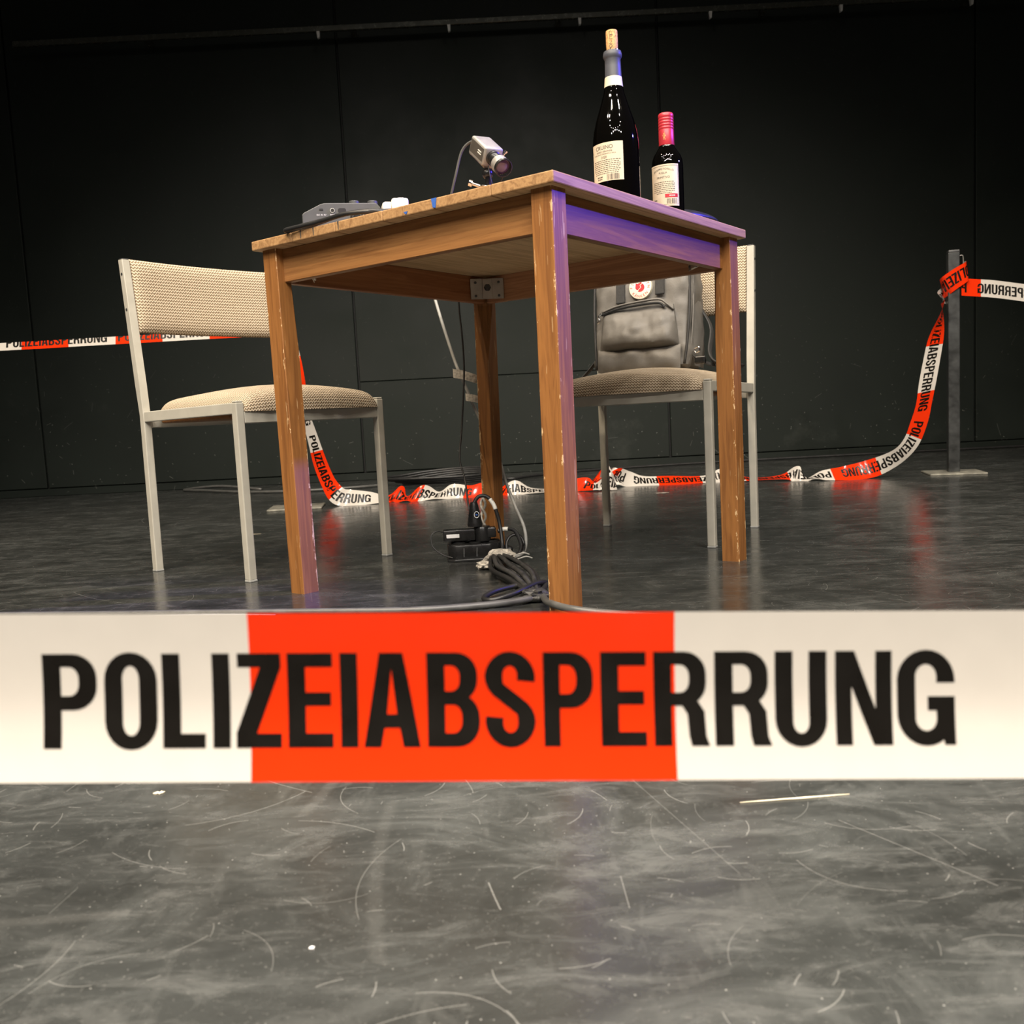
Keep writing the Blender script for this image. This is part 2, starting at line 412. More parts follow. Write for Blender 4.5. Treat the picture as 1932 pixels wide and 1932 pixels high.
# ---------------------------------------------------------------- setting
WY = 5.8
fl = mobj('floor', box_bm(-7, 7, -4.5, WY+.3, -.03, 0), M['floor']); tag(fl, 'scratched black vinyl stage floor', kind='structure')
wall = empty('wall_back'); tag(wall, 'dark green-black panelled back wall of the stage', kind='structure')
mobj('backing', box_bm(-7, 7, WY+.025, WY+.12, 0, 4.2), M['cavity'], wall)
seams = [-6.6, -4.78, -2.866, -.899, 1.001, 2.891, 4.79, 6.6]
for i, (a, b) in enumerate(zip(seams, seams[1:])):
    spans = [(.05, .602), (.605, 4.2)] if i == 3 else [(.05, 4.2)]
    for z0, z1 in spans:
        mobj('wall_panel', box_bm(a+.006, b-.006, WY, WY+.025, z0, z1, .003, 1), M['wall'], wall)
bb = mobj('baseboard_back', box_bm(-6.6, 6.6, WY-.008, WY+.03, 0, .045, .003, 1), M['wall']); tag(bb, 'low black skirting board along the back wall', kind='structure')
# curtain rail with clips
rail = empty('curtain_rail', (0, WY-.12, 2.632), label='thin black rail with small white clips high on the back wall', cat='rail')
mobj('rail_tube', box_bm(-2.75, 5.5, -.012, .012, -.016, .016, .004, 2), M['rail'], rail)
for k in range(7):
    x = -2.0+1.2*k
    mobj('bracket', box_bm(x, x+.03, .012, .12, -.012, .012), M['rail'], rail)
for k in range(9):
    x = -.98+.757*k
    mobj('clip', prism_bm([(x-.008, -.016), (x+.010, -.016), (x+.008, -.05), (x-.004, -.055)], 'y', -.016, .004), M['clip'], rail)

# ---------------------------------------------------------------- lettering for the barrier tape
def arc(cx, cy, rx, ry, a0, a1, n=6): return [(cx+rx*math.cos(a0+(a1-a0)*i/n), cy+ry*math.sin(a0+(a1-a0)*i/n)) for i in range(n+1)]
def rrect(x0, y0, x1, y1, rx, ry=None):
    ry = ry or rx
    return arc(x1-rx, y0+ry, rx, ry, -PI/2, 0)+arc(x1-rx, y1-ry, rx, ry, 0, PI/2)+arc(x0+rx, y1-ry, rx, ry, PI/2, PI)+arc(x0+rx, y0+ry, rx, ry, PI, 1.5*PI)
def dshape(x0, y0, x1, y1, rx, ry):   # straight left side, round right side
    return [(x0, y0)]+arc(x1-rx, y0+ry, rx, ry, -PI/2, 0)+arc(x1-rx, y1-ry, rx, ry, 0, PI/2)+[(x0, y1)]
def stroke(pts, wd):
    p = [Vector((x, y, 0)) for x, y in pts]; L, R = [], []
    for i, q in enumerate(p):
        t = (p[min(i+1, len(p)-1)]-p[max(i-1, 0)]).normalized(); n = Vector((-t.y, t.x, 0))
        # horizontal strokes are a little thinner
        k = wd*(.5-.10*abs(t.x)); L.append((q.x+n.x*k, q.y+n.y*k)); R.append((q.x-n.x*k, q.y-n.y*k))
    quads = []
    for i in range(len(p)-1): quads.append(([L[i], L[i+1], R[i+1], R[i]],))
    return quads
ST = .19
def glyph(ch):
    if ch == 'P': w_ = .567; return w_, [(dshape(0, .40, w_, 1, .25, .25), dshape(ST, .55, w_-ST, .86, .10, .13)), ([(0, 0), (ST, 0), (ST, .45), (0, .45)],)]
    if ch == 'R': w_ = .565; return w_, [(dshape(0, .42, w_-.01, 1, .23, .24), dshape(ST, .56, w_-ST, .86, .10, .12)), ([(0, 0), (ST, 0), (ST, .46), (0, .46)],),
                                   ([(w_-.33, .44), (w_-.12, .50), (w_-.03, .36), (w_-.015, .10), (w_+.02, 0), (w_-.17, 0), (w_-.195, .10), (w_-.21, .33), (w_-.27, .43)],)]
    if ch == 'O': w_ = .556; return w_, [(rrect(0, -.015, w_, 1.015, .27, .30), rrect(ST, .13, w_-ST, .87, .088, .14))]
    if ch == 'L': return .45, [([(0, 0), (.45, 0), (.45, .15), (ST, .15), (ST, 1), (0, 1)],)]
    if ch == 'I': return .19, [([(0, 0), (ST, 0), (ST, 1), (0, 1)],)]
    if ch == 'Z': w_ = .475; return w_, [([(0, 0), (w_, 0), (w_, .15), (.215, .15), (w_, .85), (w_, 1), (.02, 1), (.02, .85), (.255, .85), (0, .16)],)]
    if ch == 'E': w_ = .478; return w_, [([(0, 0), (w_, 0), (w_, .15), (ST, .15), (ST, .435), (w_-.02, .435), (w_-.02, .58), (ST, .58), (ST, .85), (w_, .85), (w_, 1), (0, 1)],)]
    if ch == 'A': w_ = .605; return w_, [([(0, 0), (.185, 0), (.222, .20), (w_-.222, .20), (w_-.185, 0), (w_, 0), (w_/2+.125, 1), (w_/2-.125, 1)], [(.25, .345), (w_-.25, .345), (w_/2, .83)])]
    if ch == 'B': w_ = .555; return w_, [(dshape(0, 0, w_, .56, .23, .25), dshape(ST, .145, w_-ST, .44, .09, .12)), (dshape(0, .47, w_-.02, 1, .22, .24), dshape(ST, .585, w_-.02-ST, .86, .09, .11))]
    if ch == 'S':
        w_ = .535; D_ = PI/180
        return w_, stroke(arc(w_/2, .735, w_/2-.095, .197, -14*D_, 222*D_, 16)+arc(w_/2, .265, w_/2-.095, .197, 42*D_, -194*D_, 16), .195)
    if ch == 'U': w_ = .55; return w_, [([(0, 1), (0, .27)]+arc(w_/2, .27, w_/2, .285, PI, 2*PI, 12)+[(w_, 1), (w_-ST, 1), (w_-ST, .24)]+arc(w_/2, .24, w_/2-ST, .115, 0, -PI, 8)+[(ST, 1)],)]
    if ch == 'N': w_ = .605; return w_, [([(0, 0), (.175, 0), (.175, .62), (w_-.205, 0), (w_, 0), (w_, 1), (w_-.175, 1), (w_-.175, .38), (.205, 1), (0, 1)],)]
    if ch == 'G':
        w_ = .61; return w_, stroke([(w_-.097, .655)]+arc(w_/2, .70, w_/2-.097, .232, 0, PI, 14)+arc(w_/2, .30, w_/2-.097, .232, PI, 2*PI, 14)+[(w_-.10, .40)], .195)+[([(w_*.53, .36), (w_, .36), (w_, .51), (w_*.53, .51)],), ([(w_-.12, 0), (w_, 0), (w_, .40), (w_-.17, .40)],)]
WORD = 'POLIZEIABSPERRUNG'
LX = [82, 197, 306, 400, 444, 541, 640, 683, 803, 912, 1022, 1130, 1230, 1345, 1459, 1573, 1690]
LW = [101, 99, 80, 33, 85, 85, 33, 107, 99, 95, 94, 86, 101, 103, 98, 107, 109]
def word_tris():
    """triangles of the whole word; x in 0..1 (word length), y in 0..1 (cap height)"""
    out = []
    for ch, x0, wpx in zip(WORD, LX, LW):
        gw, pieces = glyph(ch); k = wpx/1718/gw; ox = (x0-82)/1718
        for pc in pieces:
            loops = [[Vector((ox+x*k, y, 0)) for x, y in lp] for lp in pc]
            flat = [p for lp in loops for p in lp]
            for tri in tessellate_polygon(loops): out.append([flat[i] for i in tri])
    return out
WTRIS = word_tris()
BLOCK = .1992
def ribbon(name, pts, sides, width, blk0, txt0, label, nseg=10, t0=0.0, t1=1.0, tcuts=3, lcut=.02, off=.0005, bulge=None, word_len=.4280, flip=False, red_first=True, group=None):
    """pts: centre line; sides: width direction per point. blk0: arc length of a colour change to red; txt0: arc length of a word start"""
    C = catmull(pts, nseg); S = [v.normalized() for v in catmull(sides, nseg)]
    cum = [0.0]
    for a, b in zip(C, C[1:]): cum.append(cum[-1]+(b-a).length)
    LEN = cum[-1]
    import bisect as bi
    def M_(s, t, o=0.0):
        s = min(max(s, 0), LEN-1e-6); i = min(max(bi.bisect_right(cum, s)-1, 0), len(C)-2); f = (s-cum[i])/max(cum[i+1]-cum[i], 1e-9)
        p = C[i].lerp(C[i+1], f); sd = S[i].lerp(S[i+1], f).normalized()
        tg = (C[min(i+2, len(C)-1)]-C[i]).normalized().lerp((C[i+1]-C[max(i-1, 0)]).normalized(), 1-f)
        n = tg.cross(sd).normalized()
        d = o
        if bulge: d += bulge(t)
        return p+sd*(t-.5)*width+n*d
    # film
    cuts = sorted(set([0.0, LEN]+[round(c, 5) for c in cum]+[round(blk0+k*BLOCK, 5) for k in range(-60, 60) if 0 < blk0+k*BLOCK < LEN]))
    cuts = [c for i, c in enumerate(cuts) if i == 0 or c-cuts[i-1] > 1e-4]
    bm = bmesh.new(); rows = [[bm.verts.new(M_(s, t0+(t1-t0)*j/tcuts)) for j in range(tcuts+1)] for s in cuts]
    for i in range(len(cuts)-1):
        mid = (cuts[i]+cuts[i+1])/2; k = math.floor((mid-blk0)/BLOCK)
        for j in range(tcuts):
            f = bm.faces.new((rows[i][j], rows[i+1][j], rows[i+1][j+1], rows[i][j+1])); f.material_index = 0 if k % 2 == 0 else 1; f.smooth = True
    me = bpy.data.meshes.new(name); bm.to_mesh(me); bm.free(); me.materials.append(M['tape_red']); me.materials.append(M['tape_white'])
    ob = bpy.data.objects.new(name, me); link(ob); tag(ob, label, 'tape', group)
    # lettering, one mesh on both faces
    b2 = bmesh.new(); per = 2.38*BLOCK; n0 = math.floor(-txt0/per)-1; cap0, cap1 = .195, .757
    for n in range(n0, n0+int(LEN/per)+4):
        st = txt0+n*per
        if st > LEN or st+word_len < 0: continue
        for tri in WTRIS:
            vs_ = [b2.verts.new((st+p.x*word_len, cap0+p.y*(cap1-cap0), 0)) for p in tri]; b2.faces.new(vs_)
    def cut(co, no, clear=False):
        bmesh.ops.bisect_plane(b2, geom=b2.verts[:]+b2.edges[:]+b2.faces[:], plane_co=co, plane_no=no, clear_outer=clear)
    cut((0, 0, 0), (-1, 0, 0), True); cut((LEN, 0, 0), (1, 0, 0), True)
    cut((0, t1, 0), (0, 1, 0), True); cut((0, t0, 0), (0, -1, 0), True)
    for c in cuts[1:-1]:
        if lcut: cut((c, 0, 0), (1, 0, 0))
    for j in range(1, tcuts): cut((0, t0+(t1-t0)*j/tcuts, 0), (0, 1, 0))
    b3 = bmesh.new()
    for sgn in (1, -1):
        mp = {v: b3.verts.new(M_(v.co.x, v.co.y, off*sgn)) for v in b2.verts}
        for f in b2.faces:
            nf = b3.faces.new([mp[v] for v in (f.verts if sgn > 0 else reversed(f.verts[:]))]); nf.smooth = True
    b2.free()
    me2 = bpy.data.meshes.new('lettering'); b3.to_mesh(me2); b3.free(); me2.materials.append(M['print_black'])
    o2 = bpy.data.objects.new('lettering', me2); link(o2, ob)
    return ob
Z_ = Vector((0, 0, 1))

# ---- tape right in front of the camera
sl = -.0477
fx = [-2.2, -1.2, -.6, -.2405, 0, .233, .6, 1.2, 2.2]
fz = [.2345+sl*(x+.2405) for x in fx]
fpts = [(x, .4216, z) for x, z in zip(fx, fz)]
up_f = Vector((-sl*0.6, 0, 1))
L0 = math.hypot(1, sl)
s_at = lambda x: (x+2.2)*L0
ribbon('barrier_tape', fpts, [up_f]*len(fpts), .0785, s_at(-.1268), s_at(-.2236), 'wide red and white barrier tape stretched across the foreground close to the viewer',
       nseg=2, tcuts=14, off=.00012, bulge=lambda t: -.0075*(1-((t-.80)/.80)**2))

# ---------------------------------------------------------------- barrier posts
def post(loc, rz, label, hook=True):
    e = empty('barrier_post', loc, rz, label, 'post', 'barrier posts at the back of the stage')
    mobj('base_plate', box_bm(-.115, .115, -.115, .115, 0, .008, .002, 1), M['plate'], e)
    b = box_bm(-.0235, .0235, -.0235, .0235, .008, .955, .003, 2); mobj('tube', b, M['post'], e)
    mobj('cap', box_bm(-.022, .024, -.022, .024, .955, .966, .003, 2), M['steel_dark'], e)
    if hook: mobj('wire_hook', tube_bm([(.0235, 0, .94), (.036, 0, .942), (.041, 0, .93), (.041, 0, .86), (.040, 0, .79)], .0022, 6, 4), M['steel'], e)
    return e
post((1.962, 4.13, 0), -.25, 'dark square barrier post on a flat base plate, right of the chairs')
post((-.935, 4.06, 0), .12, 'barrier post half hidden behind the left table leg', False)

# ---- tape on the right post: comes down from the wrap, lies along the floor, climbs to the left post
PX, PY = 1.975, 4.13
def tz(deg, d): return Vector(d)
pts, sd = [], []
def A(p, s): pts.append(p); sd.append(Vector(s))
# wrap round the right post, front side, then down to the floor
for p, d in [((2.020, 4.150, .880), (.1, 0, -1)), ((2.004, 4.090, .870), (.15, 0, -1)), ((1.950, 4.092, .838), (.45, 0, -1)), ((1.922, 4.110, .815), (.5, .0, -.9)), ((1.930, 4.166, .800), (.1, 0, -1)), ((1.985, 4.174, .790), (0, 0, -1)), ((1.955, 4.180, .778), (.1, 0, -1)), ((1.915, 4.135, .765), (.6, .4, -.5)), ((1.897, 4.085, .745), (.25, .95, -.1)), ((1.880, 4.06, .690), (.55, .80, .05)),
             ((1.855, 4.06, .590), (.97, .25, .12)), ((1.836, 4.06, .497), (1, .12, .12)), ((1.819, 4.06, .408), (1, .1, .12)), ((1.803, 4.06, .318), (.97, .2, .15)), ((1.782, 4.06, .239), (.95, .15, -.1)), ((1.748, 4.06, .155), (.85, .25, -.45)),
             ((1.695, 4.06, .098), (.62, .35, -.7)), ((1.62, 4.07, .058), (.38, .1, -.9)), ((1.55, 4.08, .038), (.12, -.40, -.9)), ((1.46, 4.08, .028), (.0, -.68, -.65)), ((1.38, 4.10, .022), (0, -.85, -.45)), ((1.325, 4.12, .010), (.2, -1, .0)), ((1.28, 4.16, .028), (-.2, -.3, -.8)),
             ((1.23, 4.20, .016), (0, -1, -.2)), ((1.10, 4.26, .010), (0, -1, -.1)), ((.99, 4.30, .030), (0, -.6, -.7)), ((.90, 4.30, .016), (0, -.9, -.35)), ((.74, 4.31, .018), (0, -.85, -.45)), ((.62, 4.33, .020), (0, -.8, -.5)), ((.54, 4.32, .035), (-.3, -.4, -.8)),
             ((.47, 4.28, .060), (-.6, -.3, -.6)), ((.41, 4.24, .022), (.1, -.9, -.3)), ((.45, 4.31, .065), (-.7, .1, -.6)), ((.50, 4.25, .030), (.3, -.8, -.3)), ((.42, 4.27, .075), (-.3, .4, -.8)), ((.37, 4.21, .030), (-.8, -.2, -.5)), ((.44, 4.19, .045), (.2, -.5, -.8))]: A(p, d)
ribbon('barrier_tape', pts, sd, .08, .44, .495, 'barrier tape hanging from the right post and trailing along the floor behind the right chair', nseg=6, tcuts=2, off=.0007)
pts, sd = [], []
for p, d in [((-.945, 4.018, .83), (0, 0, 1)), ((-.925, 4.020, .80), (.2, 0, 1)), ((-.910, 4.03, .70), (.6, .1, .7)), ((-.89, 4.03, .56), (.7, .6, .2)), ((-.868, 4.04, .42), (.30, .93, .1)), ((-.840, 4.04, .30), (.38, .9, .1)), ((-.815, 4.04, .19), (.55, .8, .15)), ((-.785, 4.045, .10), (.6, .7, .3)),
             ((-.750, 4.05, .045), (.6, .3, .7)), ((-.70, 4.06, .032), (.15, .5, .85)), ((-.62, 4.08, .026), (0, .75, .6)), ((-.54, 4.10, .018), (0, .95, .3)), ((-.50, 4.11, .036), (.5, .1, .8)), ((-.46, 4.10, .014), (0, 1, .15)), ((-.40, 4.11, .034), (.4, .3, .8)), ((-.33, 4.14, .018), (.2, .9, .3)),
             ((-.26, 4.16, .030), (0, .6, .75)), ((-.19, 4.17, .024), (.2, .7, .6)), ((-.12, 4.18, .028), (0, .6, .7)), ((-.06, 4.18, .016), (.1, .9, .3)), ((.02, 4.20, .030), (0, .6, .75)), ((.09, 4.19, .014), (0, .95, .25)), ((.19, 4.18, .012), (0, 1, .15)), ((.27, 4.19, .024), (.2, .6, .6)),
             ((.33, 4.19, .030), (.4, .5, .6)), ((.38, 4.16, .020), (.1, .9, .3)), ((.43, 4.14, .045), (.4, .2, .8)), ((.47, 4.16, .020), (0, .9, .4))]: A(p, d)
ribbon('barrier_tape', pts, sd, .08, .206, .06, 'crumpled barrier tape hanging behind the left table leg and trailing across the floor', nseg=6, tcuts=2, off=.0007)
# ---- tape leaving the right post towards the right (seen from its back, lettering mirrored)
rp = [(1.985, 4.10, .806), (2.04, 4.10, .800), (2.12, 4.095, .790), (2.22, 4.09, .772), (2.34, 4.08, .748), (2.6, 4.05, .700), (3.1, 4.0, .66), (3.8, 3.9, .66)]
ribbon('barrier_tape', rp[::-1], [Vector((.03, .05, 1))]*len(rp), .074, 1.86-.105-.1992*8, -.08, 'barrier tape tied to the right post and leading out of the picture on the right', nseg=4, tcuts=2, off=.0006)
# ---- folded tape running from the left post out of the picture on the left
lp = [(-.94, 4.02, .772), (-1.2, 4.02, .772), (-1.4, 4.02, .771), (-1.75, 4.02, .769), (-2.15, 4.02, .767), (-2.7, 4.0, .770), (-3.6, 4.0, .780)]
ribbon('barrier_tape', lp[::-1], [Vector((0, .25, 1))]*len(lp), .072, 1.565, 1.50, 'lengthwise folded barrier tape stretched behind the left chair', nseg=3, tcuts=2, t0=.03, t1=.50, off=.0006)

# ---------------------------------------------------------------- table
TN = Vector((.0889, 1.5378, 0)); TA = PI/2-.6502; TH = .735; TT = .019; A_, B_ = .7234, .7249; INS = .0146; LWD = .0414
table = empty('wooden_table', TN, TA, 'old square brown stained pine table with worn legs', 'table')
# local X = along the right side, local Y = along the left side
top = mobj('tabletop', box_bm(.03, B_-.03, .03, A_-.03, TH-TT-.0005, TH-TT+.004), M['pine'], table)
npl = 6; wpl = (A_+2*INS)/npl
for i in range(npl):
    y0 = -INS+i*wpl
    x0, x1 = -INS+random.uniform(-.0007, .0007), B_+INS+random.uniform(-.0007, .0007)
    b = bmesh.new(); box_bm(x0, x1, y0+.0002, y0+wpl-.0002, TH-TT, TH, .0022, 2, bm=b)
    for f in b.faces:
        if f.normal.z < -.9 or f.calc_center_median().z < TH-TT+1e-5: f.material_index = 1
    o = mobj('plank', b, [M['plank'], M['pine']], top)
AP_T, AP_H, AP_IN = .018, .067, .018
zt = TH-TT; zb = zt-AP_H
mobj('apron', box_bm(AP_IN, AP_IN+AP_T, LWD-.002, A_-LWD+.002, zb, zt, .0015, 1), M['apron_y'], table)                   # left front
mobj('apron', box_bm(LWD-.002, B_-LWD+.002, AP_IN, AP_IN+AP_T, zb, zt, .0015, 1), M['apron_x'], table)                   # right front
mobj('apron', box_bm(B_-AP_IN-AP_T, B_-AP_IN, LWD-.002, A_-LWD+.002, zb, zt, .0015, 1), M['apron_bounce'], table)
mobj('apron', box_bm(LWD-.002, B_-LWD+.002, A_-AP_IN-AP_T, A_-AP_IN, zb, zt, .0015, 1), M['apron_bounce_x'], table)
def leg_bm(ix, iy, dx, dy, ch=.008):
    """square leg; inner corner (ix,iy signs) is chamfered in a long taper at the top; dx,dy shift the foot a little"""
    h = LWD/2; b = bmesh.new(); levels = [(0, 0), (zb-.150, 0), (zb-.004, ch), (zt, ch)]
    rings = []
    for z, c in levels:
        base = [(-h, -h), (h, -h), (h, h), (-h, h)]; ring = []
        k = 1-z/zt
        for (x, y) in base:
            if x*ix > 0 and y*iy > 0:
                c2 = max(c, .0012); pa = (x-ix*c2, y); pb = (x, y-iy*c2)
                order = (pb, pa) if ix*iy > 0 else (pa, pb)
                ring += order
            else:
                e = .0012; sx, sy = (1 if x > 0 else -1), (1 if y > 0 else -1)
                pa = (x-sx*e, y); pb = (x, y-sy*e); ring += (pb, pa) if sx*sy > 0 else (pa, pb)
        rings.append([b.verts.new((x+dx*k, y+dy*k, z)) for x, y in ring])
    for R0, R1 in zip(rings, rings[1:]):
        n = len(R0)
        for i in range(n): b.faces.new((R0[i], R0[(i+1) % n], R1[(i+1) % n], R1[i]))
    b.faces.new(rings[0][::-1]); b.faces.new(rings[-1])
    return b
# (x, y, inner corner signs, foot shift in table axes)
h = LWD/2
for (x, y, ix, iy, dx, dy) in [(h, h, 1, 1, -.001, .001), (h, A_-h, 1, -1, .004, -.005), (B_-h, h, -1, 1, .001, -.003), (B_-h, A_-h, -1, -1, -.004, .007)]:
    mobj('leg', leg_bm(ix, iy, dx, dy, .028 if ix < 0 and iy < 0 else .008), M['leg'], table, (x, y, 0))
    # steel corner plate with its bolt, diagonal in the inner corner
    br = mobj('corner_bracket', box_bm(-.043, .043, -.0012, .0012, -.028, .024, .0006, 1), M['steel'], table, (x+ix*.049, y+iy*.049, zb+.034), (0, 0, math.atan2(iy, ix)-PI/2))
    b = bmesh.new()
    for s in (-1, 1):
        prism_bm([(s*.012, .006), (s*.034, .010), (s*.034, .004)], 'y', .0012, .003, b)
    box_bm(-.013, .013, .0012, .006, -.028, .022, .001, 1, bm=b)
    mobj('flange', b, M['steel'], br)
    b = lathe_bm([(0, .004), (.0055, .004), (.0065, .001), (.0065, -.001), (.0095, -.001), (.0095, -.0025), (0, -.0025)], 6, mat=Matrix.Translation((0, .009, 0)) @ Matrix.Rotation(-PI/2, 4, 'X'))
    mobj('bolt', b, M['steel_dark'], br)
    for s in (-1, 1):
        for zz in (-.020, .014):
            mobj('screw', lathe_bm([(0, .0022), (.003, .0015), (.0035, 0), (.0035, -.001)], 10, mat=Matrix.Translation((s*.030, .002, zz)) @ Matrix.Rotation(-PI/2, 4, 'X')), M['steel_dark'], br)
# blue paint marks and dirt runs on the edge of the top (the front-left edge is the plane x = -INS)
yb = .236
for (y0, y1, z0, z1) in [(yb-.003, yb+.003, TH-.017, TH-.0005), (yb+.066, yb+.069, TH-.017, TH-.012)]:
    mobj('paint_stain', prism_bm([(y0, z0), (y1, z0+.001), (y1+.003, z1), (y0-.003, z1)], 'x', -INS-.0009, -INS+.002), M['blue_paint'], top)
for yy in (.585, .548, .478):
    mobj('dirt_run', prism_bm([(yy-.0012, TH-.016), (yy+.0006, TH-.016), (yy+.0020, TH-.0005), (yy-.0018, TH-.0005)], 'x', -INS-.0009, -INS+.002), M['print_dark'], top)
def on_table(v, u, z=0):   # table axes (v along right side, u along left side) to world
    return Matrix.Rotation(TA, 4, 'Z') @ Vector((v, u, TH+z)) + TN

# ---------------------------------------------------------------- chairs
CW, CDP, CK = .4204, .3952, .0156
def chair(loc, rz, label):
    e = empty('upholstered_chair', loc, rz, label, 'chair', 'two grey-framed upholstered chairs at the table')
    T = .0205; W = CW; D = CDP
    def xs(y): return -CK*y/D, W+CK*y/D        # the frame widens slightly to the back
    xl, xr = xs(D)
    for s, x in ((0, 0.0), (1, W)):
        b = box_bm(x-T/2, x+T/2, -T/2, T/2, .004, .414, .0022, 2); lg = mobj('leg', b, M['chair_paint'], e)
        mobj('end_cap', box_bm(x-T/2+.001, x+T/2-.001, -T/2+.001, T/2-.001, .414, .4185, .0015, 1), M['chair_paint'], lg)
        mobj('glide', box_bm(x-T/2-.0004, x+T/2+.0004, -T/2-.0004, T/2+.0004, 0, .005, .001, 1), M['light_cable'], lg)
    for s, x in ((-1, xl), (1, xr)):
        # rear leg: upright below the seat, leaning back above
        b = bmesh.new()
        sec = [(D, .004), (D-.004, .40), (D+.004, .48), (D+.034, .793)]
        rings = []
        for (y, z) in sec: rings.append([b.verts.new((x+i*T/2, y+j*T/2, z)) for i, j in ((-1, -1), (1, -1), (1, 1), (-1, 1))])
        for R0, R1 in zip(rings, rings[1:]):
            for i in range(4): b.faces.new((R0[i], R0[(i+1) % 4], R1[(i+1) % 4], R1[i]))
        b.faces.new(rings[0][::-1]); b.faces.new(rings[-1])
        bmesh.ops.bevel(b, geom=[ed for ed in b.edges if abs((ed.verts[0].co-ed.verts[1].co).z) > .03], offset=.0022, segments=2, profile=.5, affect='EDGES')
        lg = mobj('leg', b, M['chair_paint'], e)
        mobj('end_cap', box_bm(x-T/2+.001, x+T/2-.001, D+.034-T/2+.001, D+.034+T/2-.001, .7925, .796, .0012, 1), M['screw'], lg)
        mobj('glide', box_bm(x-T/2-.0004, x+T/2+.0004, D-T/2-.0004, D+T/2+.0004, 0, .005, .001, 1), M['light_cable'], lg)
        for zz in (.668, .757):
            yy = D+.004+(zz-.48)/.313*.030
            mobj('screw', lathe_bm([(0, .0015), (.0035, .001), (.0042, -.002)], 12, mat=Matrix.Translation((x+s*T/2, yy, zz)) @ Matrix.Rotation(s*PI/2, 4, 'Y')), M['screw'], lg)
        x0 = 0 if s < 0 else W
        mobj('side_rail', bar_bm((x0, T/2, .4015), (x, D-T/2-.003, .3965), T*.9, .026, (1, 0, 0), bev=.002), M['chair_paint'], e)
    mobj('front_rail', box_bm(T/2, W-T/2, -T/2+.001, T/2-.002, .366, .394, .002, 1), M['chair_paint'], e)
    mobj('rear_rail', box_bm(xl+T/2, xr-T/2, D-T/2-.004, D+T/2-.006, .368, .392, .002, 1), M['chair_paint'], e)
    mobj('seat_board', box_bm(T/2+.002, W-T/2-.002, .004, D-.03, .378, .396, .004, 2), M['apron_x'], e)
    # seat cushion: domed pad
    b = bmesh.new(); nx, ny = 28, 24
    x0, x1, y0, y1 = T/2+.001, W-T/2-.001, -.012, D-.022
    def hh(a, c):
        ex = max(0, 1-abs(2*a-1)**18); ey = max(0, 1-abs(2*c-1)**14)
        return .396+.040*ex**.4*ey**.4+.026*(1-(2*a-1)**2)*(1-(1.7*c-.80)**2)
    g = []
    for i in range(nx+1):
        row = []
        for j in range(ny+1):
            a = .5-.5*math.cos(PI*i/nx); c = .5-.5*math.cos(PI*j/ny)
            # rounded corners in plan
            px = x0+(x1-x0)*a; py = y0+(y1-y0)*c
            z = hh(a, c)
            bow = .010*(1-(2*a-1)**2)*(1 if c < .5 else 0)*(1-2*c if c < .5 else 0)
            row.append(b.verts.new((px, py-bow, z)))
        g.append(row)
    for i in range(nx):
        for j in range(ny): b.faces.new((g[i][j], g[i+1][j], g[i+1][j+1], g[i][j+1]))
    bd = [g[i][0] for i in range(nx+1)]+[g[nx][j] for j in range(1, ny+1)]+[g[i][ny] for i in range(nx-1, -1, -1)]+[g[0][j] for j in range(ny-1, 0, -1)]
    lo = [b.verts.new((v.co.x, v.co.y, .3935)) for v in bd]
    for i in range(len(bd)): k = (i+1) % len(bd); b.faces.new((bd[k], bd[i], lo[i], lo[k]))
    b.faces.new(lo)
    mobj('seat', b, M['fab_seat'], e, smooth='auto')
    # backrest: padded slab between the posts, hollow across its width
    b = bmesh.new(); nx, nz = 26, 16; zb0, zb1 = .610, .796; th = .036
    xa, xb = xl+T/2+.001, xr-T/2-.001
    def ctr(a, c): return D+.004+((zb0+(zb1-zb0)*c)-.48)/.313*.030+.020*(1-(2*a-1)**2)
    F, Bk = [], []
    for i in range(nx+1):
        rf, rb = [], []
        for j in range(nz+1):
            a = .5-.5*math.cos(PI*i/nx); c = .5-.5*math.cos(PI*j/nz)
            px = xa+(xb-xa)*a; pz = zb0+(zb1-zb0)*c
            prof = max(0, 1-abs(2*c-1)**7)**.5*max(0, 1-abs(2*a-1)**14)**.5
            y = ctr(a, c)
            rf.append(b.verts.new((px, y-th*.5*prof-.002, pz))); rb.append(b.verts.new((px, y+th*.5*prof+.002, pz)))
        F.append(rf); Bk.append(rb)
    for i in range(nx):
        for j in range(nz):
            b.faces.new((F[i][j], F[i+1][j], F[i+1][j+1], F[i][j+1])); b.faces.new((Bk[i][j], Bk[i][j+1], Bk[i+1][j+1], Bk[i+1][j]))
    for i in range(nx):
        b.faces.new((F[i][0], Bk[i][0], Bk[i+1][0], F[i+1][0])); b.faces.new((F[i][nz], F[i+1][nz], Bk[i+1][nz], Bk[i][nz]))
    for j in range(nz):
        b.faces.new((F[0][j], F[0][j+1], Bk[0][j+1], Bk[0][j])); b.faces.new((F[nx][j], Bk[nx][j], Bk[nx][j+1], F[nx][j+1]))
    mobj('backrest', b, M['fab_back'], e, smooth='auto')
    return e
chair((-.6138, 2.151, 0), .8543, 'empty beige upholstered chair with grey metal frame, left of the table')
chair((.1238, 2.5097, 0), -.4804, 'beige upholstered chair carrying the grey backpack, behind the right table leg')

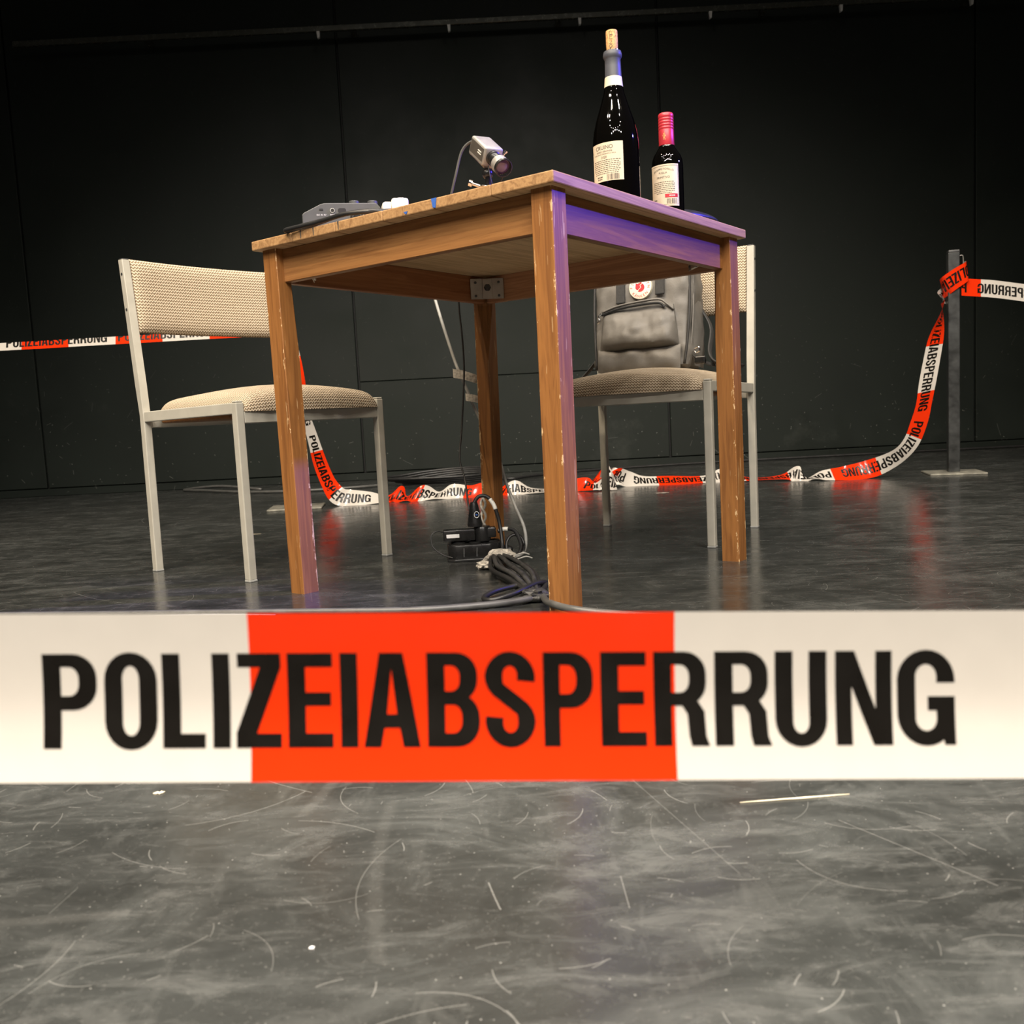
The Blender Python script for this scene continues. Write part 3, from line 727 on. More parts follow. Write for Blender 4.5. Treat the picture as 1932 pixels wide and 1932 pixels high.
# ---------------------------------------------------------------- backpack on the right chair
def backpack():
    rz = -.4804-.02
    cx = Vector((.1238, 2.5097, 0)); ru = Vector((math.cos(-.4804), math.sin(-.4804), 0)); rv = Vector((-ru.y, ru.x, 0))
    loc = cx+ru*.190+rv*.165; loc.z = .455
    e = empty('backpack', loc, rz, 'grey canvas backpack with a round white badge, sitting on the right chair', 'backpack')
    e.rotation_euler = (math.radians(-5), 0, rz)
    W, H, Dp = .275, .375, .135
    b = bmesh.new(); nr, ns = 34, 72; rings = []
    for i in range(nr+1):
        z = H*i/nr; k = i/nr
        hw = W/2*(1.0+.03*math.sin(k*PI)-.02*k)*(1-max(0, (k-.90)/.10)**2*.14)*(1-max(0, (.06-k)/.06)**2*.10)
        hd = Dp/2*(1.10-.25*k)*(1-max(0, (k-.90)/.10)**2*.35)*(1-max(0, (.06-k)/.06)**2*.14)
        ring = []
        for j in range(ns):
            a = 2*PI*j/ns; ca, sa = math.cos(a), math.sin(a); ex = 2/5.0
            x = hw*abs(ca)**ex*(1 if ca > 0 else -1); y = hd*abs(sa)**ex*(1 if sa > 0 else -1)+Dp/2*.9
            nz_ = noise.noise(Vector((x*16, y*16, z*11)))*.010+noise.noise(Vector((x*38+5, y*30, z*30)))*.005
            # folds near the bottom
            if k < .25: nz_ += .005*math.sin(x*60+z*120)*(.25-k)/.25
            n = Vector((ca*.6, sa, 0)).normalized(); ring.append(b.verts.new((x+n.x*nz_, y+n.y*nz_, z)))
        rings.append(ring)
    for R0, R1 in zip(rings, rings[1:]):
        for j in range(ns): b.faces.new((R0[j], R0[(j+1) % ns], R1[(j+1) % ns], R1[j]))
    b.faces.new(rings[0][::-1]); b.faces.new(rings[-1])
    body = mobj('body', b, M['canvas'], e, smooth='auto')
    fy = lambda z: Dp/2*.9-Dp/2*(1.10-.25*z/H)    # y of the front face
    # front pocket: bulging pad
    b = bmesh.new(); nx, nz = 30, 20; px0, px1, pz0, pz1 = -.102, .096, .062, .172; g = []
    for i in range(nx+1):
        row = []
        for j in range(nz+1):
            a, c = i/nx, j/nz
            x = px0+(px1-px0)*a+(.016*(1-c) if a > .5 else -.010*(1-c))*abs(2*a-1); z = pz0+(pz1-pz0)*c-.012*(1-(2*a-1)**2)*(1-c)*.4
            bul = .040*(max(0, 1-abs(2*a-1)**3.2))**.6*(max(0, 1-abs(2*c-.72)**2.6/1.9))*(.35+.65*(1-c)**.6) * (1-max(0, (.14-c)/.14)**2)
            bul += (noise.noise(Vector((x*22, 3.3, z*22)))*.010+noise.noise(Vector((x*50, 7.3, z*40)))*.004)*min(1, bul*60)
            row.append(b.verts.new((x, fy(z)-.004-bul, z)))
        g.append(row)
    for i in range(nx):
        for j in range(nz): b.faces.new((g[i][j], g[i+1][j], g[i+1][j+1], g[i][j+1]))
    bd = [g[i][0] for i in range(nx+1)]+[g[nx][j] for j in range(1, nz+1)]+[g[i][nz] for i in range(nx-1, -1, -1)]+[g[0][j] for j in range(nz-1, 0, -1)]
    bk = [b.verts.new((v.co.x, v.co.y+.02, v.co.z)) for v in bd]
    for i in range(len(bd)): k = (i+1) % len(bd); b.faces.new((bd[k], bd[i], bk[i], bk[k]))
    pocket = mobj('front_pocket', b, M['canvas'], e, smooth='auto')
    mobj('zip_flap', tube_bm([(-.104, fy(.16)-.010, .166), (-.06, fy(.18)-.016, .177), (0, fy(.18)-.019, .183), (.06, fy(.18)-.017, .185), (.082, fy(.17)-.013, .172), (.100, fy(.16)-.008, .156)], .0058, 8, 5, flat=(1, .55)), M['canvas'], pocket, smooth=True)
    mobj('zip', tube_bm([(-.106, fy(.16)-.010, .159), (-.06, fy(.17)-.017, .169), (0, fy(.17)-.021, .174), (.06, fy(.17)-.018, .175), (.076, fy(.16)-.015, .163)], .0036, 6, 5), M['cavity'], pocket)
    mobj('zip_puller', tube_bm([(-.104, fy(.16)-.016, .162), (-.112, fy(.15)-.017, .152), (-.110, fy(.14)-.016, .142), (-.116, fy(.13)-.015, .136)], .0032, 6, 4), M['chrome'], pocket)
    # lower front panel
    b = bmesh.new(); nx, nz = 30, 10; g = []
    for i in range(nx+1):
        row = []
        for j in range(nz+1):
            a, c = i/nx, j/nz; x = -.118+.236*a; z = -.0+.064*c-.004*math.sin(a*PI*3)*c
            bl = .016*(max(0, 1-abs(2*a-1)**4))**.5*(math.sin(PI*min(1, max(0, c*.92+.08))))**.7+noise.noise(Vector((x*26, 9.1, z*18)))*.011*math.sin(PI*c)
            row.append(b.verts.new((x, fy(z)-.003-bl, z)))
        g.append(row)
    for i in range(nx):
        for j in range(nz): b.faces.new((g[i][j], g[i+1][j], g[i+1][j+1], g[i][j+1]))
    mobj('bottom_panel', b, M['canvas'], e, smooth=True)
    # two webbing straps above the pocket and the handles
    for x, zlow in ((-.052, .186), (.060, .200)):
        st = mobj('webbing_strap', box_bm(x-.0125, x+.0125, fy(.27)-.0125, fy(.27)-.0075, zlow, .372, .001, 1), M['webbing'], e)
        mobj('stitching', box_bm(x-.0125, x+.0125, fy(.27)-.0137, fy(.27)-.0075, zlow, zlow+.004, .001, 1), M['cavity'], st)
    mobj('carry_handle', tube_bm([(-.052, .0, .365), (-.05, .005, .40), (-.03, .01, .425), (.03, .01, .425), (.055, .005, .40), (.06, 0, .365)], .007, 8, 5, flat=(1.3, .6)), M['webbing'], e, smooth=True)
    # round badge
    bz, bx = .224, .006; by = fy(.224)-.012; R = .0315
    tilt = Matrix.Translation((bx, by, bz)) @ Matrix.Rotation(PI/2, 4, 'X')
    badge = mobj('badge', lathe_bm([(0, .0016), (R*.93, .0014), (R, 0), (R, -.012), (0, -.012)], 48, mat=tilt), M['badge'], e, smooth='auto')
    b = bmesh.new()
    def ring_text(body, a0, a1, r, flip=False):
        n = len(body)
        for i, ch in enumerate(body):
            a = a0+(a1-a0)*(i+.5)/n; V, F = text_geo(ch, .0105)
            cxm = sum(v.x for v in V)/len(V); cym = .0035
            rot = Matrix.Rotation(a-PI/2 if not flip else a+PI/2, 4, 'Z')
            put_geo(b, (V, F), lambda v: tilt @ (Vector((r*math.cos(a), r*math.sin(a), .0020)) + rot @ Vector((v.x-cxm, v.y-cym, 0))))
    ring_text('FJÄLLRÄVEN', math.radians(190), math.radians(-10), R*.78)
    ring_text('KÅNKEN', math.radians(212), math.radians(328), R*.78, True)
    mobj('lettering', b, M['red_print'], badge)
    # red curled fox in the middle: body with two ears, a white tail curve across it
    fox = [(-.0140, -.002), (-.0132, .006), (-.0128, .0135), (-.0085, .0095), (-.004, .0118), (.0005, .0128), (.004, .0165), (.0055, .0112), (.0105, .0080), (.0140, .0020), (.0138, -.0045), (.0105, -.0100), (.0050, -.0132), (-.0010, -.0140), (-.0065, -.0120), (-.0045, -.0085), (-.0095, -.0075), (-.0125, -.0045)]
    b = bmesh.new(); b.faces.new([b.verts.new(tilt @ Vector((x*.92, y*.92, .0021))) for x, y in fox]); mobj('fox_emblem', b, M['red_print'], badge)
    b = tube_bm([tilt @ Vector(p) for p in [(.006, .0085, .0022), (.0005, .004, .0022), (.003, -.001, .0022), (-.002, -.005, .0022), (-.006, -.0105, .0022)]], .0008, 6, 5); mobj('emblem_line', b, M['badge'], badge)
    # piping along the front edges, zip along the right edge
    for s in (-1, 1):
        p = [(s*.126, fy(.02)+.006, .012), (s*.133, fy(.1)+.010, .09), (s*.137, fy(.18)+.010, .18), (s*.135, fy(.27)+.010, .27), (s*.130, fy(.34)+.012, .345)]
        mobj('piping', tube_bm(p, .0034, 6, 6), M['webbing'], e, smooth=True)
        p = [(s*.132, fy(.02)+.024, .012), (s*.139, fy(.1)+.026, .09), (s*.143, fy(.18)+.024, .18), (s*.140, fy(.27)+.022, .27), (s*.134, fy(.34)+.022, .345)]
        mobj('piping', tube_bm(p, .0026, 6, 6), M['canvas'], e, smooth=True)
    # side pocket and compression strap on the right
    b = bmesh.new(); nx, nz = 10, 12; g = []
    for i in range(nx+1):
        row = []
        for j in range(nz+1):
            a, c = i/nx, j/nz; bl = .012*math.sin(PI*a)**.6*math.sin(PI*(c*.85+.1))**.6
            row.append(b.verts.new((.137+bl+noise.noise(Vector((a*5, c*5, 4)))*.004, .022+.10*a, .01+.19*c)))
        g.append(row)
    for i in range(nx):
        for j in range(nz): b.faces.new((g[i][j], g[i+1][j], g[i+1][j+1], g[i][j+1]))
    mobj('side_pocket', b, M['canvas'], e, smooth=True)
    mobj('side_strap', tube_bm([(.145, .02, .035), (.162, .01, .022), (.178, .02, .012), (.19, .05, .010)], .007, 8, 5, flat=(1, .5)), M['webbing'], e)
    mobj('buckle', box_bm(.150, .180, .000, .014, .010, .030, .004, 2), M['black_plastic'], e)
    mobj('strap_ring', tube_bm([(.150, .005, .050), (.162, .002, .054), (.164, .002, .044), (.154, .004, .040)], .0020, 6, 4, closed=True), M['chrome'], e)
    # shoulder straps: one sags out to the left, one lies on the seat at the right
    mobj('shoulder_strap', tube_bm([(-.11, .115, .13), (-.15, .11, .085), (-.185, .09, .03), (-.215, .07, -.010)], .013, 8, 6, flat=(1, .22)), M['webbing'], e, smooth=True)
    mobj('shoulder_strap', tube_bm([(.12, .11, .20), (.165, .105, .12), (.175, .06, .045), (.20, .03, .012), (.23, .04, .008), (.25, .10, .006)], .012, 8, 6, flat=(1, .3)), M['webbing'], e, smooth=True)
    return e
backpack()

# ---------------------------------------------------------------- bottles
def wrap(r, ang0, z0):    # plane (x = arc length, y = height) onto a cylinder of radius r
    return lambda v: Vector((r*math.cos(ang0+v.x/r), r*math.sin(ang0+v.x/r), z0+v.y))
def curved_patch(r, a0, a1, z0, z1, th=.0004, n=20):
    b = bmesh.new(); R = []
    for i in range(n+1):
        a = a0+(a1-a0)*i/n; R.append([b.verts.new((q*math.cos(a), q*math.sin(a), z)) for q in (r, r+th) for z in (z0, z1)])
    for A0, A1 in zip(R, R[1:]):
        for i, j in ((0, 1), (1, 3), (3, 2), (2, 0)): b.faces.new((A0[i], A0[j], A1[j], A1[i]))
    b.faces.new([R[0][k] for k in (0, 1, 3, 2)]); b.faces.new([R[-1][k] for k in (0, 2, 3, 1)])
    return b
def greeked(b, r, ac, z, width, n_words, hgt, thick=.00025, seed=1):
    """a line of small print: short strokes"""
    rnd = random.Random(seed); x = -width/2
    while x < width/2-.002:
        L = min(rnd.uniform(.0018, .0055), width/2-x)
        a0, a1 = ac+x/r, ac+(x+L)/r
        vs_ = [b.verts.new((r*math.cos(a), r*math.sin(a), zz)) for a, zz in ((a0, z), (a1, z), (a1, z+hgt), (a0, z+hgt))]; b.faces.new(vs_); x += L+.0011
def barcode(b, r, ac, z0, z1, width, seed):
    rnd = random.Random(seed); x = -width/2
    while x < width/2:
        L = rnd.choice((.0004, .0004, .0008, .0011)); a0, a1 = ac+x/r, ac+(x+L)/r
        b.faces.new([b.verts.new((r*math.cos(a), r*math.sin(a), zz)) for a, zz in ((a0, z0), (a1, z0), (a1, z1), (a0, z1))]); x += L+rnd.choice((.0005, .0007, .0010))
B1 = on_table(.33, .07)
b1 = empty('wine_bottle', B1, 0, 'tall dark wine bottle with a cork pushed halfway into its neck', 'bottle')
R1 = .0440
prof = [(0, .004), (.028, .003), (.036, 0), (.0415, .002), (R1, .008), (R1, .118), (.0432, .130), (.0412, .143), (.0370, .160), (.0312, .178), (.0255, .195), (.0203, .212), (.0170, .228), (.0155, .243), (.0148, .262), (.0145, .284), (.0115, .290), (.0095, .290), (.0095, .27), (0, .27)]
glass = mobj('glass', lathe_bm(prof, 64, cap=False), M['glass'], b1, smooth='auto')
mobj('capsule', lathe_bm([(.0158, .240), (.0152, .262), (.0149, .275), (.0160, .277), (.0176, .280), (.0178, .284), (.0168, .288), (.0165, .2895), (.0120, .2903), (.0120, .288), (.0140, .270)], 40, cap=False), M['foil'], b1, smooth='auto')
b = bmesh.new()   # torn capsule rim
for k in range(22):
    a = 2*PI*k/22; da = .10; zt_ = .2915+.0025*random.random()
    b.faces.new([b.verts.new((.0128*math.cos(a+q), .0128*math.sin(a+q), zz)) for q, zz in ((-da, .2885), (da, .2885), (da*.7, zt_), (-da*.6, zt_-.001))])
mobj('torn_foil', b, M['chrome'], b1)
mobj('neck_band', lathe_bm([(.0172, .222), (.0179, .2225), (.0162, .2425), (.0156, .2425)], 40, cap=False), M['cream'], b1, smooth='auto')
ck = mobj('cork', lathe_bm([(0, .270), (.0096, .270), (.0098, .289), (.0108, .294), (.0112, .305), (.0110, .325), (.0104, .3275), (0, .3282)], 32, cap=False), M['cork'], b1, smooth='auto')
AC1 = math.atan2(-B1.y, -B1.x)      # angle that faces the viewer
b = bmesh.new()
geo = text_geo('CRUINO', .0085)
put_geo(b, geo, lambda v: Vector((.0114*math.cos(AC1-.35+v.y/.0114-.1), .0114*math.sin(AC1-.35+v.y/.0114-.1), .3095-v.x*.95)))
mobj('branding', b, M['print_dark'], ck)
la0, la1 = AC1-1.28, AC1+.30
lb = mobj('label', curved_patch(R1+.0002, la0, la1, .046, .116), M['label'], b1, smooth='auto')
lm_ = (la0+la1)/2; rl = R1+.0009
b = bmesh.new()
put_geo(b, text_geo('CRUINO', .0100), wrap(rl, lm_-.06, .104)); put_geo(b, text_geo('ROSSO VERONESE', .0042), wrap(rl, lm_-.05, .0985))
put_geo(b, text_geo('INDICAZIONE GEOGRAFICA TIPICA', .0030), wrap(rl, lm_-.05, .0945)); put_geo(b, text_geo('2020', .0062), wrap(rl, lm_-.05, .0875))
for k in range(8): greeked(b, rl, lm_+.02, .0835-k*.0034, .058-(.006 if k > 5 else 0), 9, .0011, seed=k)
greeked(b, rl, lm_-.28, .0535, .014, 2, .0020, seed=50); greeked(b, rl, lm_-.28, .0495, .012, 2, .0020, seed=51)
mobj('lettering', b, M['print_grey'], lb)
b = bmesh.new(); barcode(b, rl, lm_+.33, .0475, .0580, .024, 5); mobj('barcode', b, M['print_dark'], lb)

B2 = on_table(.50, .05)
b2_ = empty('wine_bottle', B2, 0, 'small dark wine bottle with a red screw cap', 'bottle')
R2 = .0318
prof = [(0, .003), (.022, .002), (.027, 0), (.0305, .002), (R2, .007), (R2, .106), (.0308, .116), (.0275, .126), (.0215, .135), (.0165, .143), (.0145, .150), (.0138, .165), (.0138, .20), (0, .20)]
mobj('glass', lathe_bm(prof, 56, cap=False), M['glass'], b2_, smooth='auto')
cp = [(.0152, .143), (.0156, .144), (.0153, .176)]
for k in range(5):
    z = .177+k*.0056; cp += [(.0149, z), (.0149, z+.0008), (.0156, z+.0018), (.0156, z+.0044)]
cp += [(.0152, .2075), (.0138, .2095), (0, .2100)]
cap_o = mobj('screw_cap', lathe_bm(cp, 44, cap=False), M['redcap'], b2_, smooth='auto')
AC2 = math.atan2(-B2.y, -B2.x)
b = bmesh.new()   # small gold crest on the cap
for (x, y, r_) in [(0, .004, .0022), (-.002, .001, .0020), (.0022, .0005, .0020), (0, -.0025, .0024), (-.0012, -.0058, .0016), (.0018, -.0062, .0014), (.001, .0072, .0010)]:
    b.faces.new([b.verts.new(wrap(.0157, AC2-.30, .163)(Vector((x+r_*math.cos(q*PI/4)*(1 if q % 2 else .55), y+r_*math.sin(q*PI/4)*(1 if q % 2 else .55), 0)))) for q in range(8)])
mobj('crest', b, M['gold'], cap_o)
lb = mobj('label', curved_patch(R2+.0002, AC2-1.30, AC2+.72, .022, .104), M['label'], b2_, smooth='auto')
lm_ = AC2-.29; rl = R2+.0009
b = bmesh.new()
for a in (AC2-1.24, AC2+.66): b.faces.new([b.verts.new((rl*math.cos(a+q), rl*math.sin(a+q), z)) for q, z in ((0, .025), (.018, .025), (.018, .101), (0, .101))])
for z in (.0248, .1005):
    for k in range(20):
        a0 = AC2-1.24+k*1.9/20; b.faces.new([b.verts.new((rl*math.cos(a), rl*math.sin(a), zz)) for a, zz in ((a0, z), (a0+.095, z), (a0+.095, z+.0005), (a0, z+.0005))])
V, F = text_geo('GIUSEPPE FIORELLO', .0050); put_geo(b, ([Vector((v.x, v.y-9*v.x*v.x, 0)) for v in V], F), wrap(rl, lm_, .0935))
put_geo(b, text_geo('PUGLIA', .0052), wrap(rl, lm_, .0855)); put_geo(b, text_geo('PRIMITIVO', .0060), wrap(rl, lm_, .0765))
for k in range(7): greeked(b, rl, lm_+.02, .069-k*.0036, .046-(.014 if k > 5 else 0), 9, .0011, seed=80+k)
greeked(b, rl, lm_-.62, .034, .011, 2, .003, seed=99); greeked(b, rl, lm_-.62, .0285, .007, 2, .0026, seed=98)
mobj('lettering', b, M['print_grey'], lb)
rb = mobj('red_strip', curved_patch(R2+.0007, lm_+.10, lm_+.90, .0385, .0455, .0003), M['redcap'], lb)
b = bmesh.new(); greeked(b, R2+.0013, lm_+.58, .0412, .014, 3, .0018, seed=7); mobj('lettering', b, M['white_print'], rb)
b = bmesh.new(); barcode(b, rl, lm_+.52, .0265, .0365, .021, 9); mobj('barcode', b, M['print_dark'], lb)

# ---------------------------------------------------------------- small box camera on a ball mount
cp0 = on_table(.075, .185)
e = empty('surveillance_camera', cp0, 0, 'small silver box camera on a black ball mount at the table edge', 'camera')
mobj('mount_base', lathe_bm([(0, 0), (.026, 0), (.027, .004), (.022, .008), (.010, .012), (.007, .016), (.007, .022), (.0, .022)], 32, cap=False), M['black_plastic'], e, smooth='auto')
mobj('mount_arm', tube_bm([(0, 0, .018), (0, 0, .030), (.001, -.001, .040), (.002, -.002, .048)], .0055, 10, 4), M['black_plastic'], e, smooth=True)
mobj('ball_joint', lathe_bm([(0, .036)]+[(.010*math.cos(a), .046+.010*math.sin(a)) for a in [(-PI/2+PI*i/10) for i in range(1, 10)]]+[(0, .056)], 20, cap=False), M['black_plastic'], e, smooth=True)
mobj('clamp_ring', tube_bm([(.017*math.cos(a), .017*math.sin(a), .020+.003*math.sin(2*a)) for a in [2*PI*i/12 for i in range(12)]], .0017, 6, 3, closed=True), M['chrome'], e, smooth=True)
mobj('clamp_screw', lathe_bm([(0, 0), (.003, 0), (.003, .018), (.006, .019), (.006, .025), (0, .026)], 12, mat=Matrix.Translation((-.010, -.006, .022)) @ Matrix.Rotation(-1.2, 4, 'Y'), cap=False), M['chrome'], e, smooth='auto')
# head: X right, Y back, Z up in its own frame, lens to -Y
head_m = Matrix.Translation((.003, -.002, .080)) @ Matrix.Rotation(.50, 4, 'Z') @ Matrix.Rotation(.62, 4, 'X')
def hput(name, b, mat, parent=e, smooth='auto'):
    bmesh.ops.transform(b, matrix=head_m, verts=b.verts[:]); return mobj(name, b, mat, parent, smooth=smooth)
bd = hput('body', box_bm(-.0185, .0185, -.020, .040, -.0165, .0165, .0040, 3), M['silver'])
for s in (-1, 1): hput('side_panel', box_bm(min(s*.0180, s*.0189), max(s*.0180, s*.0189), -.017, .036, -.0095, .0125, .0003, 1), M['darkpanel'], bd)
hput('top_panel', box_bm(-.0135, .0135, -.014, .035, .0160, .0169, .0003, 1), M['grey_plastic'], bd).data.materials[0] = M['silver']
b = bmesh.new()
for z_ in (.000, .004): box_bm(-.0195, -.0188, -.010, .004, z_-.001, z_+.0006, bm=b)
hput('marking', b, M['white_plastic'], bd)
rx = Matrix.Rotation(PI/2, 4, 'X')
lens = hput('lens_barrel', lathe_bm([(.0130, .018), (.0130, .026), (.0118, .027), (.0118, .034), (.0132, .035), (.0132, .044), (.0120, .045)], 36, mat=rx), M['black_plastic'])
hput('focus_ring', lathe_bm([(.0128, .044), (.0150, .045), (.0153, .050), (.0153, .060), (.0145, .062), (.0128, .062)], 36, mat=rx, cap=False), M['silver'], lens)
hput('lens_hood', lathe_bm([(.0150, .060), (.0160, .061), (.0160, .067), (.0145, .0675), (.0132, .063), (.0125, .060)], 36, mat=rx, cap=False), M['black_plastic'], lens)
hput('front_element', lathe_bm([(.0130, .0605), (.010, .0622), (.006, .0634), (0, .0638)], 32, mat=rx, cap=False), M['purple_glass'], lens)
hput('lock_screw', lathe_bm([(0, 0), (.0016, 0), (.0016, .007), (.0028, .0075), (.0028, .011), (0, .0115)], 10, mat=Matrix.Translation((.007, -.040, .011)) @ Matrix.Rotation(.5, 4, 'Y'), cap=False), M['chrome'], lens)
hput('tripod_shoe', box_bm(-.010, .010, -.012, .014, -.0215, -.0165, .001, 1), M['silver'], bd)
hb = head_m @ Vector((-.004, .041, .004))
mobj('wire', tube_bm([tuple(head_m @ Vector((.0, -.050, -.012))), (.030, -.040, .040), (.020, -.024, .022), (.008, -.012, .016)], .0010, 6, 5), M['black_rubber'], e, smooth=True)
mobj('wire', tube_bm([tuple(head_m @ Vector((-.006, -.022, -.014))), (.004, -.018, .042), (.008, -.020, .018), (.012, -.016, .008)], .0012, 6, 5), M['black_rubber'], e, smooth=True)
mobj('cable', tube_bm([tuple(hb), tuple(hb+Vector((-.014, .012, .004))), tuple(hb+Vector((-.030, .020, -.010))), (-.058, .050, .060), (-.070, .058, .022), (-.074, .063, .004), (-.09, .10, .004)], .0024, 8, 6), M['grey_cable'], e, smooth=True)

# ---------------------------------------------------------------- audio box, adapters, cable, pouch on the table
mx0 = on_table(.0115, .607)
e = empty('audio_interface', mx0, .20, 'dark grey audio box with two knobs and sockets on the table', 'audio box')
Lm, Dm = .156, .105
poly = [(0, .004), (.004, 0), (Lm-.004, 0), (Lm, .004), (Lm, .050), (Lm-.008, .0590), (.045, .0590), (.036, .0565), (.003, .040), (0, .036)]
box_ = mobj('housing', prism_bm(poly, 'y', 0, Dm, bev=.0015), M['grey_plastic'], e)
for x, y in ((.105, .022), (.142, .022), (.105, .065), (.142, .065)):
    mobj('knob', lathe_bm([(0, .0590), (.0105, .0590), (.0105, .0655), (.0090, .0670), (0, .0670)], 24, mat=Matrix.Translation((x, y, 0)), cap=False), M['grey_plastic'], e, smooth='auto')
def sock(x, z, w_, h_, nm='socket', r=.002):
    o = mobj(nm, prism_bm([(x+px_, z+pz_) for px_, pz_ in rrect(-w_/2, -h_/2, w_/2, h_/2, min(w_, h_)*.42)], 'y', -.0006, .003), M['cavity'], e); return o
sock(.038, .046, .008, .004); o = sock(.060, .044, .010, .010); mobj('socket_rim', tube_bm([(.060+.0042*math.cos(a), -.0008, .044+.0042*math.sin(a)) for a in [2*PI*i/10 for i in range(10)]], .0008, 5, 2, closed=True), M['steel'], o)
sock(.079, .044, .016, .009)
for x in (.108, .135):
    o = mobj('large_socket', lathe_bm([(0, .001), (.0125, .001), (.0135, 0), (.0135, -.003)], 28, mat=Matrix.Translation((x, 0, .030)) @ rx, cap=False), M['black_plastic'], e, smooth='auto')
    mobj('socket_ring', tube_bm([(x+.0085*math.cos(a), -.0015, .030+.0085*math.sin(a)) for a in [2*PI*i/14 for i in range(14)]], .0010, 5, 2, closed=True), M['steel_dark'], o)
b = bmesh.new()
for x, tx in ((.038, 'DC IN 5V'), (.060, 'INST'), (.079, 'MIC')):
    put_geo(b, text_geo(tx, .0046), lambda v: Vector((x+v.x, -.0007, .034+v.y)))
mobj('lettering', b, M['white_print'], e)
# white plug adapters
for (v_, u_, s, h_, lab) in [(.157, .478, .030, .064, 'larger white plastic power adapter on the table beside the audio box'), (.137, .496, .014, .056, 'smaller white plastic power adapter wedged against the audio box')]:
    p = on_table(v_, u_)
    e = empty('power_adapter', p, .20, lab, 'adapter', 'white plug adapters')
    mobj('housing', box_bm(-s/2-.002, s/2+.002, -.022, .022, 0, h_, .005, 3), M['white_plastic'], e, smooth='auto')
    mobj('cable_stub', box_bm(-.004, .010, -.006, .006, h_-.001, h_+.0035, .0012, 1), M['white_plastic'], e)
    mobj('seam', box_bm(-s/2-.0024, s/2+.0024, -.0224, .0224, h_*.62, h_*.62+.0007), M['light_cable'], e)
# black coiled cable overhanging the table edge
def tpt(v, u, z): q = on_table(v, u, z); return (q.x, q.y, q.z)
cable_pts = [tpt(.06, .37, .012), tpt(.012, .41, .010), tpt(-.010, .46, .011), tpt(-.014, .52, .008), tpt(-.019, .57, .006), tpt(-.024, .616, .004), tpt(-.014, .620, .004), tpt(-.004, .585, .005), tpt(.000, .54, .010), tpt(-.002, .48, .013), tpt(.006, .42, .012), tpt(.04, .38, .006)]
o = mobj('audio_cable', tube_bm(cable_pts, .0042, 10, 7), M['black_rubber'], smooth=True); tag(o, 'black cable folded in a flat loop at the left table edge', 'cable')
# black pouch behind the small bottle
pc = on_table(.60, .045)
e = empty('glasses_case', pc, TA-.10, 'low rounded black case lying on the table right of the small bottle', 'case')
b = bmesh.new(); bmesh.ops.create_uvsphere(b, u_segments=36, v_segments=18, radius=1)
for v in b.verts:
    x, y, z = v.co; k = (abs(x)**3+abs(y)**3)**(1/3) or 1
    v.co = Vector((x*.086*(1+.12*(1-abs(x))), y*.034, .013+max(-.013, z*.0155*(1-.25*x)) ))
mobj('shell', b, M['black_rubber'], e, smooth=True)
mobj('rim', tube_bm([(.088*math.cos(a), .035*math.sin(a), .011) for a in [2*PI*i/20 for i in range(20)]], .0016, 6, 2, closed=True), M['black_plastic'], e, smooth=True)

# ---------------------------------------------------------------- power strip and cables under the table
def cable(name, pts_, r, mat, label, n=7, seg=8, closed=False):
    o = mobj(name, tube_bm(pts_, r, seg, n, closed), mat, smooth=True); return tag(o, label, 'cable')
e = empty('power_strip', (-.100, 2.335, 0), .10, 'flat black multi-socket block on the floor under the table', 'power strip')
poly = [(-.066, -.035), (-.050, -.048), (.040, -.048), (.066, -.030), (.070, .012), (.050, .045), (-.040, .048), (-.066, .030)]
mobj('housing', prism_bm(poly, 'z', .004, .042, bev=.005), M['black_plastic'], e, smooth='auto')
mobj('foot_rim', prism_bm([(x*1.03, y*1.03) for x, y in poly], 'z', 0, .007, bev=.002), M['black_rubber'], e)
for x, y in ((-.036, .002), (.006, -.004), (.044, .002)):
    o = mobj('socket', lathe_bm([(.0205, .040), (.0215, .045), (.0190, .0455), (.0185, .042), (0, .0418)], 28, mat=Matrix.Translation((x, y, 0)), cap=False), M['black_rubber'], e, smooth='auto')
mobj('cable_gland', tube_bm([(.060, -.020, .022), (.082, -.030, .024), (.092, -.036, .022)], [.010, .006], 10, 4), M['black_rubber'], e, smooth=True)
for x in (-.030, .002): mobj('scuff', prism_bm([(x, .012), (x+.003, .012), (x+.004, .034), (x+.001, .034)], 'y', -.0490, -.0478), M['grey_plastic'], e)
e = empty('adapter_plug', (-.105, 2.33, .043), .06, 'black rectangular adapter with white sticker, plugged into the block', 'adapter')
mobj('housing', box_bm(-.070, .010, -.020, .020, .006, .034, .003, 2), M['black_plastic'], e, smooth='auto')
mobj('plug_body', lathe_bm([(0, .0025), (.020, .0025), (.021, .012), (.021, .036), (.019, .039), (0, .039)], 28, mat=Matrix.Translation((.028, -.002, 0)), cap=False), M['black_plastic'], e, smooth='auto')
mobj('side_plug', box_bm(.036, .062, -.018, .016, .010, .036, .004, 2), M['black_plastic'], e, smooth='auto')
mobj('sticker', box_bm(-.062, -.030, -.0206, -.0198, .015, .024), M['white_print'], e)
mobj('cord', tube_bm([(-.069, 0, .028), (-.085, -.004, .032), (-.100, -.01, .022), (-.096, -.02, -.006), (-.070, -.03, -.026), (-.048, -.04, -.032)], .0018, 6, 6), M['black_rubber'], e, smooth=True)
e = empty('mains_plug', (-.094, 2.325, .083), 0, 'upright black tapered plug with a round blue emblem sticker', 'plug')
mobj('grip', lathe_bm([(0, 0), (.0185, 0), (.0190, .006), (.0175, .012), (.0150, .030), (.0105, .052), (.0085, .060), (0, .061)], 24, cap=False), M['black_plastic'], e, smooth='auto')
